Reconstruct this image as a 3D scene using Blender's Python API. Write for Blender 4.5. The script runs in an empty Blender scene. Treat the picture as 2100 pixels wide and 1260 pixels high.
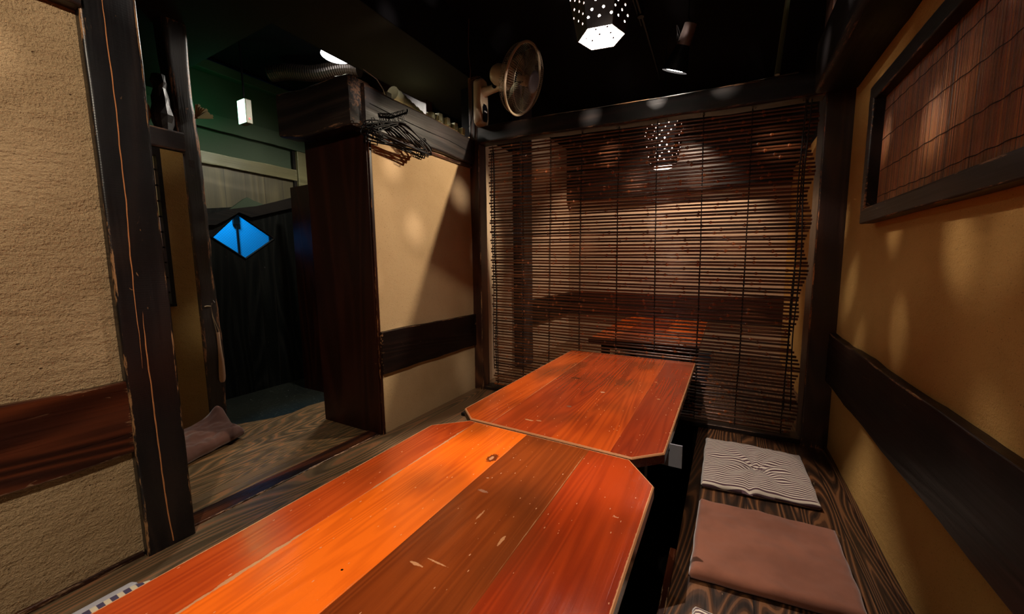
import bpy, bmesh, math, random
from mathutils import Vector, Matrix, noise
random.seed(7)
sc = bpy.context.scene
R = math.radians

# ---------------------------------------------------------------- camera
cam = bpy.data.cameras.new('camera'); camo = bpy.data.objects.new('camera', cam)
sc.collection.objects.link(camo); sc.camera = camo
cam.sensor_width = 36.0; cam.lens = 790.8 * 36 / 2100; cam.clip_start = 0.02
yw, pt, rl = 0.50889920, 0.111994619, -0.0122561449
f = Vector((-math.sin(yw)*math.cos(pt), math.cos(yw)*math.cos(pt), -math.sin(pt)))
r0 = Vector((math.cos(yw), math.sin(yw), 0)); u0 = r0.cross(f)
r1 = math.cos(rl)*r0 + math.sin(rl)*u0; u1 = -math.sin(rl)*r0 + math.cos(rl)*u0
camo.matrix_world = Matrix(((r1.x, u1.x, -f.x, 0), (r1.y, u1.y, -f.y, 0), (r1.z, u1.z, -f.z, 1.0), (0, 0, 0, 1)))

# ---------------------------------------------------------------- world, exposure
w = bpy.data.worlds.new('world'); sc.world = w; w.use_nodes = True
w.node_tree.nodes['Background'].inputs[0].default_value = (0.06, 0.055, 0.06, 1)
w.node_tree.nodes['Background'].inputs[1].default_value = 0.10
vs = sc.view_settings
vs.view_transform = 'Standard'; vs.look = 'None'; vs.gamma = 1.0; vs.use_curve_mapping = False
vs.exposure = 0.0
sc.cycles.max_bounces = 7; sc.cycles.diffuse_bounces = 4; sc.cycles.glossy_bounces = 4
sc.cycles.transparent_max_bounces = 12
sc.cycles.sample_clamp_indirect = 4.0; sc.cycles.caustics_reflective = False; sc.cycles.caustics_refractive = False

POWER = dict(spot=112, hexa=125, nearhex=85, left=105, roundl=135, far=85, green=1.4, blue=19, duct=0.5)

def light(name, kind, loc, energy, color, size=0.05, aim=None, angle=None, blend=0.3, parent=None):
    d = bpy.data.lights.new(name, kind); d.energy = energy; d.color = color
    if kind == 'AREA': d.shape = 'DISK'; d.size = size
    else: d.shadow_soft_size = size
    if kind == 'SPOT': d.spot_size = R(angle); d.spot_blend = blend
    o = bpy.data.objects.new(name, d); sc.collection.objects.link(o); o.location = loc
    if aim is not None:
        o.rotation_euler = (Vector(aim) - Vector(loc)).to_track_quat('-Z', 'Y').to_euler()
    return o

SPOT = Vector((-0.326, 2.574, 2.102)); SPOTDIR = Vector((-1.4, -.45, -.90)).normalized()
light('spotlight_bulb', 'SPOT', SPOT, POWER['spot'], (1, .83, .60), .006, SPOT + SPOTDIR, 62, .5)
SP2 = Vector((-.15, -.45, 2.25)); SP2DIR = (Vector((-1.75, .30, .25)) - SP2).normalized()
light('left_spotlight_bulb', 'SPOT', SP2, POWER['left'], (1, .85, .66), .02, SP2 + SP2DIR, 105, .5)
HEX = Vector((-.505, 1.70, 1.935))
light('pendant_bulb', 'POINT', HEX + Vector((0, 0, .165)), POWER['hexa'], (1, .87, .75), .007)
NHEX = Vector((-.55, .25, 1.935))
light('near_pendant_bulb', 'POINT', NHEX + Vector((0, 0, .165)), POWER['nearhex'], (1, .87, .75), .007)
FHEX = Vector((-.49, 3.4, 1.755))
light('far_pendant_bulb', 'POINT', FHEX + Vector((0, 0, .14)), 9, (1, .80, .62), .02)
light('far_spotlight_bulb', 'SPOT', (-.35, 4.1, 2.35), POWER['far'], (1, .74, .55), .03, (-.75, 4.62, .9), 112, .4)  # fill light added to brighten the next booth, no fixture built
light('corridor_lamp_bulb', 'SPOT', (-2.69, 2.115, 2.58), POWER['roundl'], (1, .92, .80), .08, (-2.69, 2.115, 0), 160, .5)
light('exit_glow', 'POINT', (-3.55, 1.66, 2.22), POWER['green'], (.05, 1, .42), .05)
light('street_lamp_bulb', 'AREA', (-4.35, 2.0, 2.1), POWER['blue'], (.03, .60, 1), .3, (-4.7, 2.0, 1.2))  # area light added outside to turn the boards behind the window blue

# ---------------------------------------------------------------- helpers
COL = sc.collection
class MB:
    def __init__(s): s.v = []; s.f = []; s.c = []; s.e = {}
    def add(s, vs, fs, col=None):
        n = len(s.v); s.v += [Vector(a) for a in vs]; s.f += [tuple(i+n for i in q) for q in fs]
        s.c += [col]*len(fs)
    def box(s, x0, x1, y0, y1, z0, z1, col=None):
        s.add([(x0,y0,z0),(x1,y0,z0),(x1,y1,z0),(x0,y1,z0),(x0,y0,z1),(x1,y0,z1),(x1,y1,z1),(x0,y1,z1)],
              [(0,3,2,1),(4,5,6,7),(0,1,5,4),(1,2,6,5),(2,3,7,6),(3,0,4,7)], col)
    def prism(s, pts, z0, z1, axis='z'):
        n = len(pts)
        def m(p, h):
            if axis == 'z': return (p[0], p[1], h)
            if axis == 'x': return (h, p[0], p[1])
            return (p[0], h, p[1])
        vs = [m(p, z0) for p in pts] + [m(p, z1) for p in pts]
        fs = [tuple(range(n-1, -1, -1)), tuple(range(n, 2*n))]
        fs += [(i, (i+1) % n, n+(i+1) % n, n+i) for i in range(n)]
        s.add(vs, fs)
    def tube(s, path, rad, seg=8, closed=False, cap=True, col=None):
        path = [Vector(p) for p in path]; n = len(path)
        if not hasattr(rad, '__len__'): rad = [rad]*n
        rings = []; prev = None
        for i in range(n):
            if closed: t = path[(i+1) % n] - path[i-1]
            else: t = path[min(i+1, n-1)] - path[max(i-1, 0)]
            t = t.normalized() if t.length > 0 else Vector((0, 0, 1))
            if prev is None:
                a = Vector((0, 0, 1)) if abs(t.z) < .9 else Vector((1, 0, 0))
                u = t.cross(a).normalized()
            else:
                u = prev - t*prev.dot(t); u = u.normalized() if u.length > 1e-6 else t.orthogonal().normalized()
            prev = u; w_ = t.cross(u)
            rings.append([path[i] + (u*math.cos(2*math.pi*k/seg) + w_*math.sin(2*math.pi*k/seg))*rad[i] for k in range(seg)])
        vs = [p for r_ in rings for p in r_]; fs = []
        m = n if closed else n-1
        for i in range(m):
            a = i*seg; b = ((i+1) % n)*seg
            for k in range(seg): fs.append((a+k, a+(k+1) % seg, b+(k+1) % seg, b+k))
        if cap and not closed:
            fs.append(tuple(range(seg-1, -1, -1))); fs.append(tuple(range((n-1)*seg, n*seg)))
        s.add(vs, fs, col)
    def lathe(s, prof, org, axis, seg=32):
        """prof: (distance along axis, radius)"""
        org = Vector(org); ax = Vector(axis).normalized(); u = ax.orthogonal().normalized(); v = ax.cross(u)
        vs = []; fs = []
        for (h, r_) in prof:
            for k in range(seg):
                a = 2*math.pi*k/seg
                vs.append(org + ax*h + (u*math.cos(a)+v*math.sin(a))*max(r_, 1e-5))
        for i in range(len(prof)-1):
            for k in range(seg):
                fs.append((i*seg+k, i*seg+(k+1) % seg, (i+1)*seg+(k+1) % seg, (i+1)*seg+k))
        s.add(vs, fs)
    def timber(s, x0, x1, y0, y1, z0, z1, r=.008, amp=.002, step=.06, seed=0, freq=3.0, cs=3, shape=None):
        """squared log: rounded rectangle swept along its longest side, its faces a little uneven"""
        d = [x1-x0, y1-y0, z1-z0]; L = d.index(max(d)); A, B = [i for i in range(3) if i != L]
        lo = (x0, y0, z0); hi = (x1, y1, z1)
        ca, cb = (lo[A]+hi[A])/2, (lo[B]+hi[B])/2; ha, hb = d[A]/2, d[B]/2
        r = min(r, ha*.95, hb*.95); pr = []
        for (sa, sb, a0) in ((1, 1, 0), (-1, 1, 90), (-1, -1, 180), (1, -1, 270)):
            for k in range(cs+1):
                a = R(a0 + 90*k/cs); pr.append((sa*(ha-r)+r*math.cos(a), sb*(hb-r)+r*math.sin(a)))
            # middle of each flat side
        full = []; isedge = []
        for i in range(len(pr)):
            full.append(pr[i]); isedge.append(1); q = pr[(i+1) % len(pr)]; p = pr[i]; ln = abs(q[0]-p[0])+abs(q[1]-p[1])
            if i % (cs+1) == cs and ln > .012:
                for t in (.004/ln, .25, .5, .75, 1-.004/ln): full.append((p[0]*(1-t)+q[0]*t, p[1]*(1-t)+q[1]*t)); isedge.append(0)
        n = max(2, int(d[L]/step)); vs = []; m = len(full)
        for i in range(n+1):
            h = lo[L] + d[L]*i/n
            for (a, b) in full:
                a2, b2 = (a, b) if shape is None else shape(h, a, b)
                p = Vector((0, 0, 0)); p[L] = h; p[A] = ca+a2; p[B] = cb+b2
                nn = noise.noise(p*freq + Vector((seed*3.1, seed, -seed)))
                n2 = noise.noise(p*freq*3.3 + Vector((seed, 7, seed)))
                k = 1 + (amp*(nn*1.6 + n2*.6))/max(min(ha, hb), .01)
                p[A] = ca+a2*k; p[B] = cb+b2*k
                vs.append(p)
        fs = [(i*m+k, i*m+(k+1) % m, (i+1)*m+(k+1) % m, (i+1)*m+k) for i in range(n) for k in range(m)]
        fs += [tuple(range(m-1, -1, -1)), tuple(range(n*m, n*m+m))]
        b0 = len(s.v)
        for i in range(n+1):
            for k in range(m): s.e[b0+i*m+k] = isedge[k] if 0 < i < n else 1
        s.add(vs, fs)
    def build(s, name, mat, parent=None, base=None, smooth=False, bevel=0, wn=False):
        me = bpy.data.meshes.new(name)
        org = Vector(base) if base is not None else Vector((0, 0, 0))
        if parent is not None:
            p = parent; off = Vector((0, 0, 0))
            while p is not None: off += p.location; p = p.parent
            org = org if base is not None else off
            loc = org - off
        else: loc = org
        me.from_pydata([v-org for v in s.v], [], s.f); me.update()
        bm = bmesh.new(); bm.from_mesh(me); bmesh.ops.recalc_face_normals(bm, faces=bm.faces); bm.to_mesh(me); bm.free()
        if any(c is not None for c in s.c):
            at = me.color_attributes.new('tint', 'FLOAT_COLOR', 'CORNER')
            for p_ in me.polygons:
                c = s.c[p_.index] or (1, 1, 1)
                for li in p_.loop_indices: at.data[li].color = (*c, 1)
        if s.e:
            at = me.attributes.new('edge', 'FLOAT', 'POINT')
            for i_, k_ in s.e.items(): at.data[i_].value = k_
        if mat: me.materials.append(mat)
        if smooth:
            for p_ in me.polygons: p_.use_smooth = True
            try: me.set_sharp_from_angle(angle=R(62))
            except Exception: pass
        o = bpy.data.objects.new(name, me); COL.objects.link(o); o.location = loc
        if parent is not None: o.parent = parent
        if smooth:
            wm = o.modifiers.new('weighted', 'WEIGHTED_NORMAL'); wm.weight = 90; wm.keep_sharp = True
        if bevel:
            b = o.modifiers.new('bevel', 'BEVEL'); b.width = bevel; b.segments = 2; b.limit_method = 'ANGLE'
        return o

def tag(o, label=None, cat=None, group=None, kind=None):
    if label: o['label'] = label
    if cat: o['category'] = cat
    if group: o['group'] = group
    if kind: o['kind'] = kind
    return o
def thing(name, loc, label, cat, group=None):
    o = bpy.data.objects.new(name, None); COL.objects.link(o); o.location = loc; o.empty_display_size = .05
    return tag(o, label, cat, group)
def struct(mb, name, mat, label, cat=None, **k):
    o = mb.build(name, mat, **k); return tag(o, label, cat or name.split('_')[0], kind='structure')

# ---------------------------------------------------------------- materials
def new_mat(name):
    m = bpy.data.materials.new(name); m.use_nodes = True; nt = m.node_tree
    for n in list(nt.nodes): nt.nodes.remove(n)
    out = nt.nodes.new('ShaderNodeOutputMaterial'); b = nt.nodes.new('ShaderNodeBsdfPrincipled')
    nt.links.new(b.outputs[0], out.inputs[0])
    return m, nt, b
class G:
    """short way to write node graphs"""
    def __init__(s, nt): s.nt = nt; s.N = nt.nodes; s.L = nt.links
    def set(s, sock, v):
        if isinstance(v, bpy.types.NodeSocket): s.L.new(v, sock)
        elif v is not None: sock.default_value = v
    def co(s, scale=(1, 1, 1), loc=(0, 0, 0), kind='Object', src=None):
        t = src or s.N.new('ShaderNodeTexCoord').outputs[kind]
        m = s.N.new('ShaderNodeMapping'); s.L.new(t, m.inputs[0]); m.inputs['Scale'].default_value = scale; m.inputs['Location'].default_value = loc
        return m.outputs[0]
    def noise(s, vec, scale=5, detail=4, rough=.55, dist=0):
        n = s.N.new('ShaderNodeTexNoise'); s.L.new(vec, n.inputs['Vector'])
        n.inputs['Scale'].default_value = scale; n.inputs['Detail'].default_value = detail
        n.inputs['Roughness'].default_value = rough; n.inputs['Distortion'].default_value = dist
        return n.outputs['Fac']
    def vor(s, vec, scale=5, feature='F1', out='Distance'):
        n = s.N.new('ShaderNodeTexVoronoi'); n.feature = feature; s.L.new(vec, n.inputs['Vector']); n.inputs['Scale'].default_value = scale
        return n.outputs[out]
    def math(s, op, a, b=None, c=None, clamp=False):
        n = s.N.new('ShaderNodeMath'); n.operation = op; n.use_clamp = clamp
        s.set(n.inputs[0], a); s.set(n.inputs[1], b)
        if c is not None: s.set(n.inputs[2], c)
        return n.outputs[0]
    def ramp(s, fac, stops, interp='LINEAR'):
        n = s.N.new('ShaderNodeValToRGB'); n.color_ramp.interpolation = interp; e = n.color_ramp.elements
        while len(e) < len(stops): e.new(.5)
        for i, (p, c) in enumerate(stops):
            e[i].position = p; e[i].color = (*c, 1) if hasattr(c, '__len__') else (c, c, c, 1)
        s.set(n.inputs[0], fac); return n.outputs[0]
    def mix(s, fac, a, b, mode='MIX'):
        n = s.N.new('ShaderNodeMix'); n.data_type = 'RGBA'; n.blend_type = mode
        s.set(n.inputs[0], fac)
        for i, v in ((6, a), (7, b)):
            if isinstance(v, bpy.types.NodeSocket): s.L.new(v, n.inputs[i])
            else: n.inputs[i].default_value = (*v, 1)
        return n.outputs[2]
    def sep(s, vec):
        n = s.N.new('ShaderNodeSeparateXYZ'); s.L.new(vec, n.inputs[0]); return n.outputs
    def smooth(s, v, lo, hi):
        n = s.N.new('ShaderNodeMapRange'); n.interpolation_type = 'SMOOTHSTEP'; s.set(n.inputs[0], v)
        n.inputs[1].default_value = lo; n.inputs[2].default_value = hi; return n.outputs[0]
    def bump(s, h, strength=.3, dist=.01, prev=None):
        n = s.N.new('ShaderNodeBump'); n.inputs['Strength'].default_value = strength; n.inputs['Distance'].default_value = dist
        s.L.new(h, n.inputs['Height'])
        if prev is not None: s.L.new(prev, n.inputs['Normal'])
        return n.outputs[0]
    def edge(s, rad=.006):
        """1 near sharp edges (worn corners)"""
        b = s.N.new('ShaderNodeBevel'); b.samples = 4; b.inputs['Radius'].default_value = rad
        g = s.N.new('ShaderNodeNewGeometry'); d = s.N.new('ShaderNodeVectorMath'); d.operation = 'DOT_PRODUCT'
        s.L.new(b.outputs[0], d.inputs[0]); s.L.new(g.outputs['True Normal'], d.inputs[1])
        return s.math('SUBTRACT', 1.0, d.outputs['Value'], clamp=True)

def simple(name, col, rough=.5, metal=0, spec=.5, emit=None, estr=0, coat=0):
    m, nt, b = new_mat(name)
    b.inputs['Base Color'].default_value = (*col, 1); b.inputs['Roughness'].default_value = rough
    b.inputs['Metallic'].default_value = metal; b.inputs['Specular IOR Level'].default_value = spec
    b.inputs['Coat Weight'].default_value = coat
    if emit: b.inputs['Emission Color'].default_value = (*emit, 1); b.inputs['Emission Strength'].default_value = estr
    g = G(nt)   # fine unevenness so nothing is perfectly flat
    c = g.co((1, 1, 1)); n = g.noise(c, 60, 2)
    g.L.new(g.math('MULTIPLY_ADD', n, .15, rough-.07, clamp=True), b.inputs['Roughness'])
    return m

def plaster(name, base, dark, speck, bumpy=1.0, scale=1.0, blotch=.5):
    m, nt, b = new_mat(name); g = G(nt); c = g.co()
    big = g.noise(c, 2.2, 3); mid = g.noise(g.co((1, .7, 1.5)), 20*scale, 5, .68); fine = g.noise(c, 150*scale, 3, .7)
    col = g.mix(g.math('MULTIPLY', g.smooth(big, .35, .75), blotch), base, dark)
    straw = g.noise(g.co((1, 1.6, 3.2)), 85*scale, 2, .5, .6)
    col = g.mix(g.math('MULTIPLY', g.smooth(straw, .63, .70), .55), col, speck)
    hole = g.smooth(g.vor(g.co((1, 1, 1.2)), 34*scale), .10, .04)
    keep = g.smooth(g.noise(c, 6, 2), .52, .62)
    hole = g.math('MULTIPLY', hole, keep)
    col = g.mix(g.math('MULTIPLY', hole, .8), col, speck)
    col = g.mix(g.math('MULTIPLY', g.math('SUBTRACT', .5, fine), .9, clamp=True), col, dark)
    g.L.new(col, b.inputs['Base Color']); b.inputs['Roughness'].default_value = .95; b.inputs['Specular IOR Level'].default_value = .15
    h = g.math('ADD', g.math('MULTIPLY', mid, .8), g.math('MULTIPLY', fine, .35))
    h = g.math('SUBTRACT', h, g.math('MULTIPLY', hole, .8))
    n1 = g.bump(h, min(1.0, .55*bumpy), .012*max(1.0, bumpy))
    g.L.new(n1, b.inputs['Normal'])
    return m

def wood(name, dark, mid, light_, axis='y', rough=.35, freq=9, grain=.5, wear=0.0, wearcol=(.50, .26, .11), scratch=0.0,
         bumpy=.25, saw=0.0, coat=0.0, spec=.5, seams=None, across='x', off=0.0, stretch=.13, edge_r=.006, tone=.5, knots=0, lines=False, rk=14):
    m, nt, b = new_mat(name); g = G(nt)
    sc3 = [1, 1, 1]; sc3['xyz'.index(axis)] = stretch
    tc = nt.nodes.new('ShaderNodeTexCoord').outputs['Object']
    if seams:   # boards laid side by side: each board gets its own stretch of the texture
        xyz = g.sep(tc); v = xyz['XYZ'.index(across.upper())]
        bi = g.math('FLOOR', g.math('DIVIDE', g.math('ADD', v, 50.0), seams))
        cmb = nt.nodes.new('ShaderNodeCombineXYZ'); g.L.new(g.math('MULTIPLY', bi, 3.71), cmb.inputs['XYZ'.index(axis.upper())])
        g.L.new(g.math('MULTIPLY', bi, 1.3), cmb.inputs[2 if axis != 'z' else 0])
        va = nt.nodes.new('ShaderNodeVectorMath'); g.L.new(tc, va.inputs[0]); g.L.new(cmb.outputs[0], va.inputs[1]); src = va.outputs[0]
    else: src = tc
    c = g.co(tuple(sc3), (off, off*2, off*.7), src=src)
    field = g.noise(c, freq*.28, 2, .5, .35)
    if knots:
        kd = g.vor(g.co(tuple(sc3), (off+.4, .2, .3), src=src), knots)
        kf = g.math('POWER', 2.718, g.math('MULTIPLY', g.math('POWER', kd, 2.0), -26.0))
        field = g.math('ADD', field, g.math('MULTIPLY', kf, .30))
    rings = g.math('SINE', g.math('MULTIPLY', field, freq*rk))
    rings = g.math('MULTIPLY_ADD', rings, .5, .5)
    rings = g.math('POWER', rings, 1.6)
    sc4 = [1, 1, 1]; sc4['xyz'.index(axis)] = .02
    fib = g.noise(g.co(tuple(sc4), src=src), 160, 3, .6)
    v = g.math('ADD', g.math('MULTIPLY', rings, grain), g.math('MULTIPLY', fib, 1-grain), clamp=True)
    col = g.ramp(v, [(.10, dark), (.34, mid), (.62, mid), (.80, light_)] if lines else [(.12, dark), (.5, mid), (.92, light_)])
    if knots: col = g.mix(g.smooth(kd, .085, .05), col, tuple(k_*.5 for k_ in light_))
    ton = g.noise(g.co(tuple(sc3), (5, off, 3), src=src), 1.6, 3)
    col = g.mix(g.math('MULTIPLY', g.smooth(ton, .35, .7), tone), col, dark)
    h = g.math('ADD', g.math('MULTIPLY', rings, .6), g.math('MULTIPLY', fib, .5))
    if saw:
        s = g.math('SINE', g.math('MULTIPLY', g.sep(tc)['XYZ'.index(axis.upper())], 820))
        h = g.math('ADD', h, g.math('MULTIPLY', s, saw))
    nrm = g.bump(h, bumpy, .002)
    ro = g.math('MULTIPLY_ADD', fib, .22, rough-.10, clamp=True)
    if seams:
        fr = g.math('FRACT', g.math('DIVIDE', g.math('ADD', v_ := g.sep(tc)['XYZ'.index(across.upper())], 50.0), seams))
        sm = g.math('LESS_THAN', fr, .0035/seams)
        col = g.mix(sm, col, (.006, .004, .003))
        r_ = g.math('FRACT', g.math('MULTIPLY', g.math('SINE', g.math('MULTIPLY', bi, 12.9898)), 43758.5))
        col = g.mix(g.math('MULTIPLY', r_, .45), col, dark)
    if scratch:
        s5 = [1, 1, 1]; s5['xyz'.index(axis)] = .3
        sn = g.noise(g.co(tuple(s5), (3, 1, off), src=src), 48, 2, .5, 1.2)
        wide = g.smooth(g.noise(c, 9, 2), .5, .62)
        sk = g.math('MULTIPLY', g.smooth(sn, .715, .745), wide)
        col = g.mix(g.math('MULTIPLY', sk, scratch), col, wearcol)
    if wear:
        ea = nt.nodes.new('ShaderNodeAttribute'); ea.attribute_name = 'edge'; e = ea.outputs['Fac']; en = g.noise(g.co(tuple(sc3)), 70, 5, .8); en2 = g.noise(tc, 5, 2)
        e = g.smooth(g.math('ADD', g.math('MULTIPLY', e, .45), g.math('ADD', en, g.math('MULTIPLY', en2, .45))), 1.20, 1.28)
        col = g.mix(g.math('MULTIPLY', e, wear), col, wearcol)
    g.L.new(col, b.inputs['Base Color']); g.L.new(ro, b.inputs['Roughness']); g.L.new(nrm, b.inputs['Normal'])
    b.inputs['Specular IOR Level'].default_value = spec; b.inputs['Coat Weight'].default_value = coat; b.inputs['Coat Roughness'].default_value = .12
    return m

def table_mat(name, cuts, cols, wearlines, off=0, marks=()):
    """lacquered boards side by side, each of its own colour"""
    m, nt, b = new_mat(name); g = G(nt)
    tc = nt.nodes.new('ShaderNodeTexCoord').outputs['Object']; x = g.sep(tc)[0]
    xs = g.math('ADD', x, g.math('MULTIPLY_ADD', g.noise(tc, 4, 1), .006, -.003))
    fx = g.math('ADD', xs, .5)
    st = [(0.0, cols[0][0])] + [(c+.5, cols[i+1][0]) for i, c in enumerate(cuts)]
    st2 = [(0.0, cols[0][1])] + [(c+.5, cols[i+1][1]) for i, c in enumerate(cuts)]
    colA = g.ramp(fx, st, 'CONSTANT'); colB = g.ramp(fx, st2, 'CONSTANT')
    bid = g.ramp(fx, [(0.0, 0.0)] + [(c+.5, (i+1)/6) for i, c in enumerate(cuts)], 'CONSTANT')
    cmb = nt.nodes.new('ShaderNodeCombineXYZ'); g.L.new(g.math('MULTIPLY', bid, 17), cmb.inputs[1]); g.L.new(g.math('MULTIPLY', bid, 5), cmb.inputs[2])
    va = nt.nodes.new('ShaderNodeVectorMath'); g.L.new(tc, va.inputs[0]); g.L.new(cmb.outputs[0], va.inputs[1]); src = va.outputs[0]
    n1 = g.noise(g.co((1, .05, 1), (off, off, 0), src=src), 5.5, 3, .5, .3)
    rings = g.math('MULTIPLY_ADD', g.math('SINE', g.math('MULTIPLY', n1, 150)), .5, .5)
    fib = g.noise(g.co((1, .015, 1), src=src), 260, 2, .6)
    ton = g.noise(g.co((1, .45, 1), (off, 2, 0), src=src), 2.6, 3)
    v = g.math('ADD', g.math('MULTIPLY', rings, .35), g.math('ADD', g.math('MULTIPLY', fib, .30), g.math('MULTIPLY', g.smooth(ton, .35, .65), .60)), clamp=True)
    col = g.mix(v, colB, colA)
    bl2 = g.noise(g.co((1, .6, 1), (off+9, 4, 0)), 3.4, 2)
    col = g.mix(g.math('MULTIPLY', g.smooth(bl2, .46, .66), .55), col, (.09, .022, .006))
    for (wl, yfrac, ww) in wearlines:   # pale worn joints between boards
        d = g.math('ABSOLUTE', g.math('SUBTRACT', x, wl))
        wn_ = g.noise(g.co((3, 1, 1)), 26, 4, .7)
        wd = g.math('MULTIPLY', g.smooth(g.noise(g.co((0, 1, 0)), 3.2, 2), .38, .62), .012*ww)
        k = g.math('LESS_THAN', d, g.math('MULTIPLY', g.math('MULTIPLY_ADD', wn_, 1.6, -.45), wd))
        col = g.mix(g.math('MULTIPLY', k, yfrac), col, (.42, .21, .10))
    knot = None
    # nicks and scratches
    sn = g.noise(g.co((1.2, .6, 1), (1, off, 0)), 150, 2, .6, .6)
    wide = g.smooth(g.noise(tc, 4.5, 3), .40, .58)
    sk = g.math('MULTIPLY', g.smooth(sn, .76, .78), wide)
    vc = g.co((1.25, .5, 1), (off, off, 0)); vd = g.vor(vc, 70); vcol = g.sep(g.vor(vc, 70, out='Color'))[0]
    sk2 = g.math('MULTIPLY', g.smooth(g.math('ADD', vd, g.math('MULTIPLY', g.noise(tc, 160, 2), .16)), .20, .16), g.math('GREATER_THAN', g.math('ADD', vcol, g.math('MULTIPLY', g.noise(tc, 6, 2), .35)), .93))
    vc3 = g.co((.35, 1.6, 1), (off+2, off, 0)); vd3 = g.vor(vc3, 16); vcol3 = g.sep(g.vor(vc3, 16, out='Color'))[0]
    sk3 = g.math('MULTIPLY', g.smooth(g.math('ADD', vd3, g.math('MULTIPLY', g.noise(tc, 130, 3), .5)), .27, .24), g.math('GREATER_THAN', vcol3, .80))
    sk = g.math('MAXIMUM', sk, g.math('MAXIMUM', sk2, sk3))
    col = g.mix(g.math('MULTIPLY', sk, .7), col, (.55, .27, .14))
    for (mx_, my_, rx_, ry_, mc_, amt_) in marks:   # knots and gouges where the photo shows them
        px_ = g.math('DIVIDE', g.math('SUBTRACT', x, mx_), rx_); py_ = g.math('DIVIDE', g.math('SUBTRACT', g.sep(tc)[1], my_), ry_)
        dd = g.math('SQRT', g.math('ADD', g.math('MULTIPLY', px_, px_), g.math('MULTIPLY', py_, py_)))
        dd = g.math('ADD', dd, g.math('MULTIPLY_ADD', g.noise(tc, 90, 4, .7), 1.6, -.8))
        col = g.mix(g.math('MULTIPLY', g.smooth(dd, 1.0, .75), amt_), col, mc_)
    ea = nt.nodes.new('ShaderNodeAttribute'); ea.attribute_name = 'edge'; en = g.noise(tc, 85, 5, .75); en2 = g.noise(tc, 6, 2)
    e = g.smooth(g.math('ADD', ea.outputs['Fac'], g.math('ADD', g.math('MULTIPLY', en, .8), g.math('MULTIPLY', en2, .5))), 1.18, 1.30)
    e = g.math('MULTIPLY', e, g.math('GREATER_THAN', ea.outputs['Fac'], .05))
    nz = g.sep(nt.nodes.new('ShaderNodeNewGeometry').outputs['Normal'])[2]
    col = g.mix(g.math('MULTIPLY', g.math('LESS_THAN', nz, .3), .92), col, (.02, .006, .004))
    col = g.mix(g.math('MULTIPLY', e, .85), col, (.50, .24, .11))
    sm = None
    g.L.new(col, b.inputs['Base Color'])
    ro = g.math('MULTIPLY_ADD', g.noise(tc, 9, 3), .16, .10); g.L.new(g.math('ADD', ro, g.math('MULTIPLY', sk, .3)), b.inputs['Roughness'])
    h = g.math('ADD', g.math('MULTIPLY', fib, .6), g.math('ADD', g.math('MULTIPLY', rings, .25), g.math('MULTIPLY', g.noise(tc, 12, 3), 1.2)))
    g.L.new(g.bump(h, .25, .0016), b.inputs['Normal'])
    b.inputs['Specular IOR Level'].default_value = .5
    return m

M = {}
M['plaster_left'] = plaster('plaster_rough_tan', (.45, .315, .175), (.32, .215, .11), (.10, .06, .03), 2.0, .8)
M['plaster_mid'] = plaster('plaster_smooth_tan', (.52, .36, .20), (.40, .26, .13), (.13, .07, .03), .35, 1.0, .6)
M['plaster_right'] = plaster('plaster_ochre', (.46, .27, .085), (.34, .185, .052), (.11, .065, .028), .9, 1.3, .5)  # ochre of the ambient light mixed into the plaster colour
M['plaster_far'] = plaster('plaster_far', (.62, .46, .32), (.5, .36, .23), (.2, .12, .06), .4, 1.0, .4)
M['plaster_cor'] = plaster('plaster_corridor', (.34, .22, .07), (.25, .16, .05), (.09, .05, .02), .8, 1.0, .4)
M['post'] = wood('dark_sawn_post', (.003, .003, .004), (.006, .005, .006), (.020, .012, .010), 'z', .34, 8, .5, .6, scratch=.5, bumpy=.35, saw=.09, tone=.5, knots=2.2)
M['post_rough'] = wood('dark_adzed_post', (.006, .005, .005), (.018, .014, .012), (.05, .035, .025), 'z', .42, 6, .4, .7, scratch=.35, bumpy=.8, wearcol=(.40, .18, .08), knots=2)
M['rail'] = wood('red_brown_rail', (.010, .0025, .0015), (.050, .011, .004), (.13, .030, .010), 'y', .30, 8, .55, .6, (.42, .26, .15), .5, .35, coat=.15, knots=2)
M['rail_dark'] = wood('dark_rail', (.003, .0012, .001), (.007, .0026, .002), (.014, .005, .003), 'y', .42, 8, .5, .75, (.35, .17, .08), .35, .35, spec=.3)
M['rail_far'] = wood('dark_rail_cross', (.010, .004, .003), (.035, .013, .008), (.06, .022, .012), 'x', .35, 8, .5)
M['beam_x'] = wood('dark_beam_cross', (.004, .003, .0025), (.010, .006, .005), (.022, .013, .009), 'x', .45, 5, .5, .5, bumpy=.6, wearcol=(.25, .12, .06), spec=.3)
M['beam_y'] = wood('dark_beam_long', (.007, .005, .006), (.022, .016, .016), (.05, .034, .028), 'y', .38, 5, .5, .5, bumpy=.6, wearcol=(.25, .12, .06))
M['endboard'] = wood('red_brown_board', (.008, .002, .0012), (.020, .0045, .0022), (.034, .008, .0035), 'z', .38, 7, .4, .8, (.35, .14, .05), .15, .2, spec=.22)
M['floor_r'] = wood('dark_seat_floor', (.014, .007, .004), (.075, .030, .012), (.21, .085, .032), 'y', .40, 13, .75, 0, (.4, .26, .15), .3, .5, seams=.31, stretch=.11, tone=.4, knots=1.5, lines=True, rk=25)
M['floor_l'] = wood('weathered_corridor_floor', (.08, .052, .026), (.22, .145, .070), (.46, .21, .085), 'y', .33, 12, .7, 0, (.45, .30, .18), .5, .5, seams=.24, stretch=.12, tone=.4, knots=1.8, lines=True, rk=25)
M['floor_s'] = wood('seat_edge_floor', (.085, .055, .03), (.25, .165, .09), (.46, .20, .095), 'y', .33, 11, .7, 0, (.5, .32, .2), .3, .4, seams=.52, stretch=.13, tone=.35, knots=1.6, lines=True, rk=25)
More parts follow.
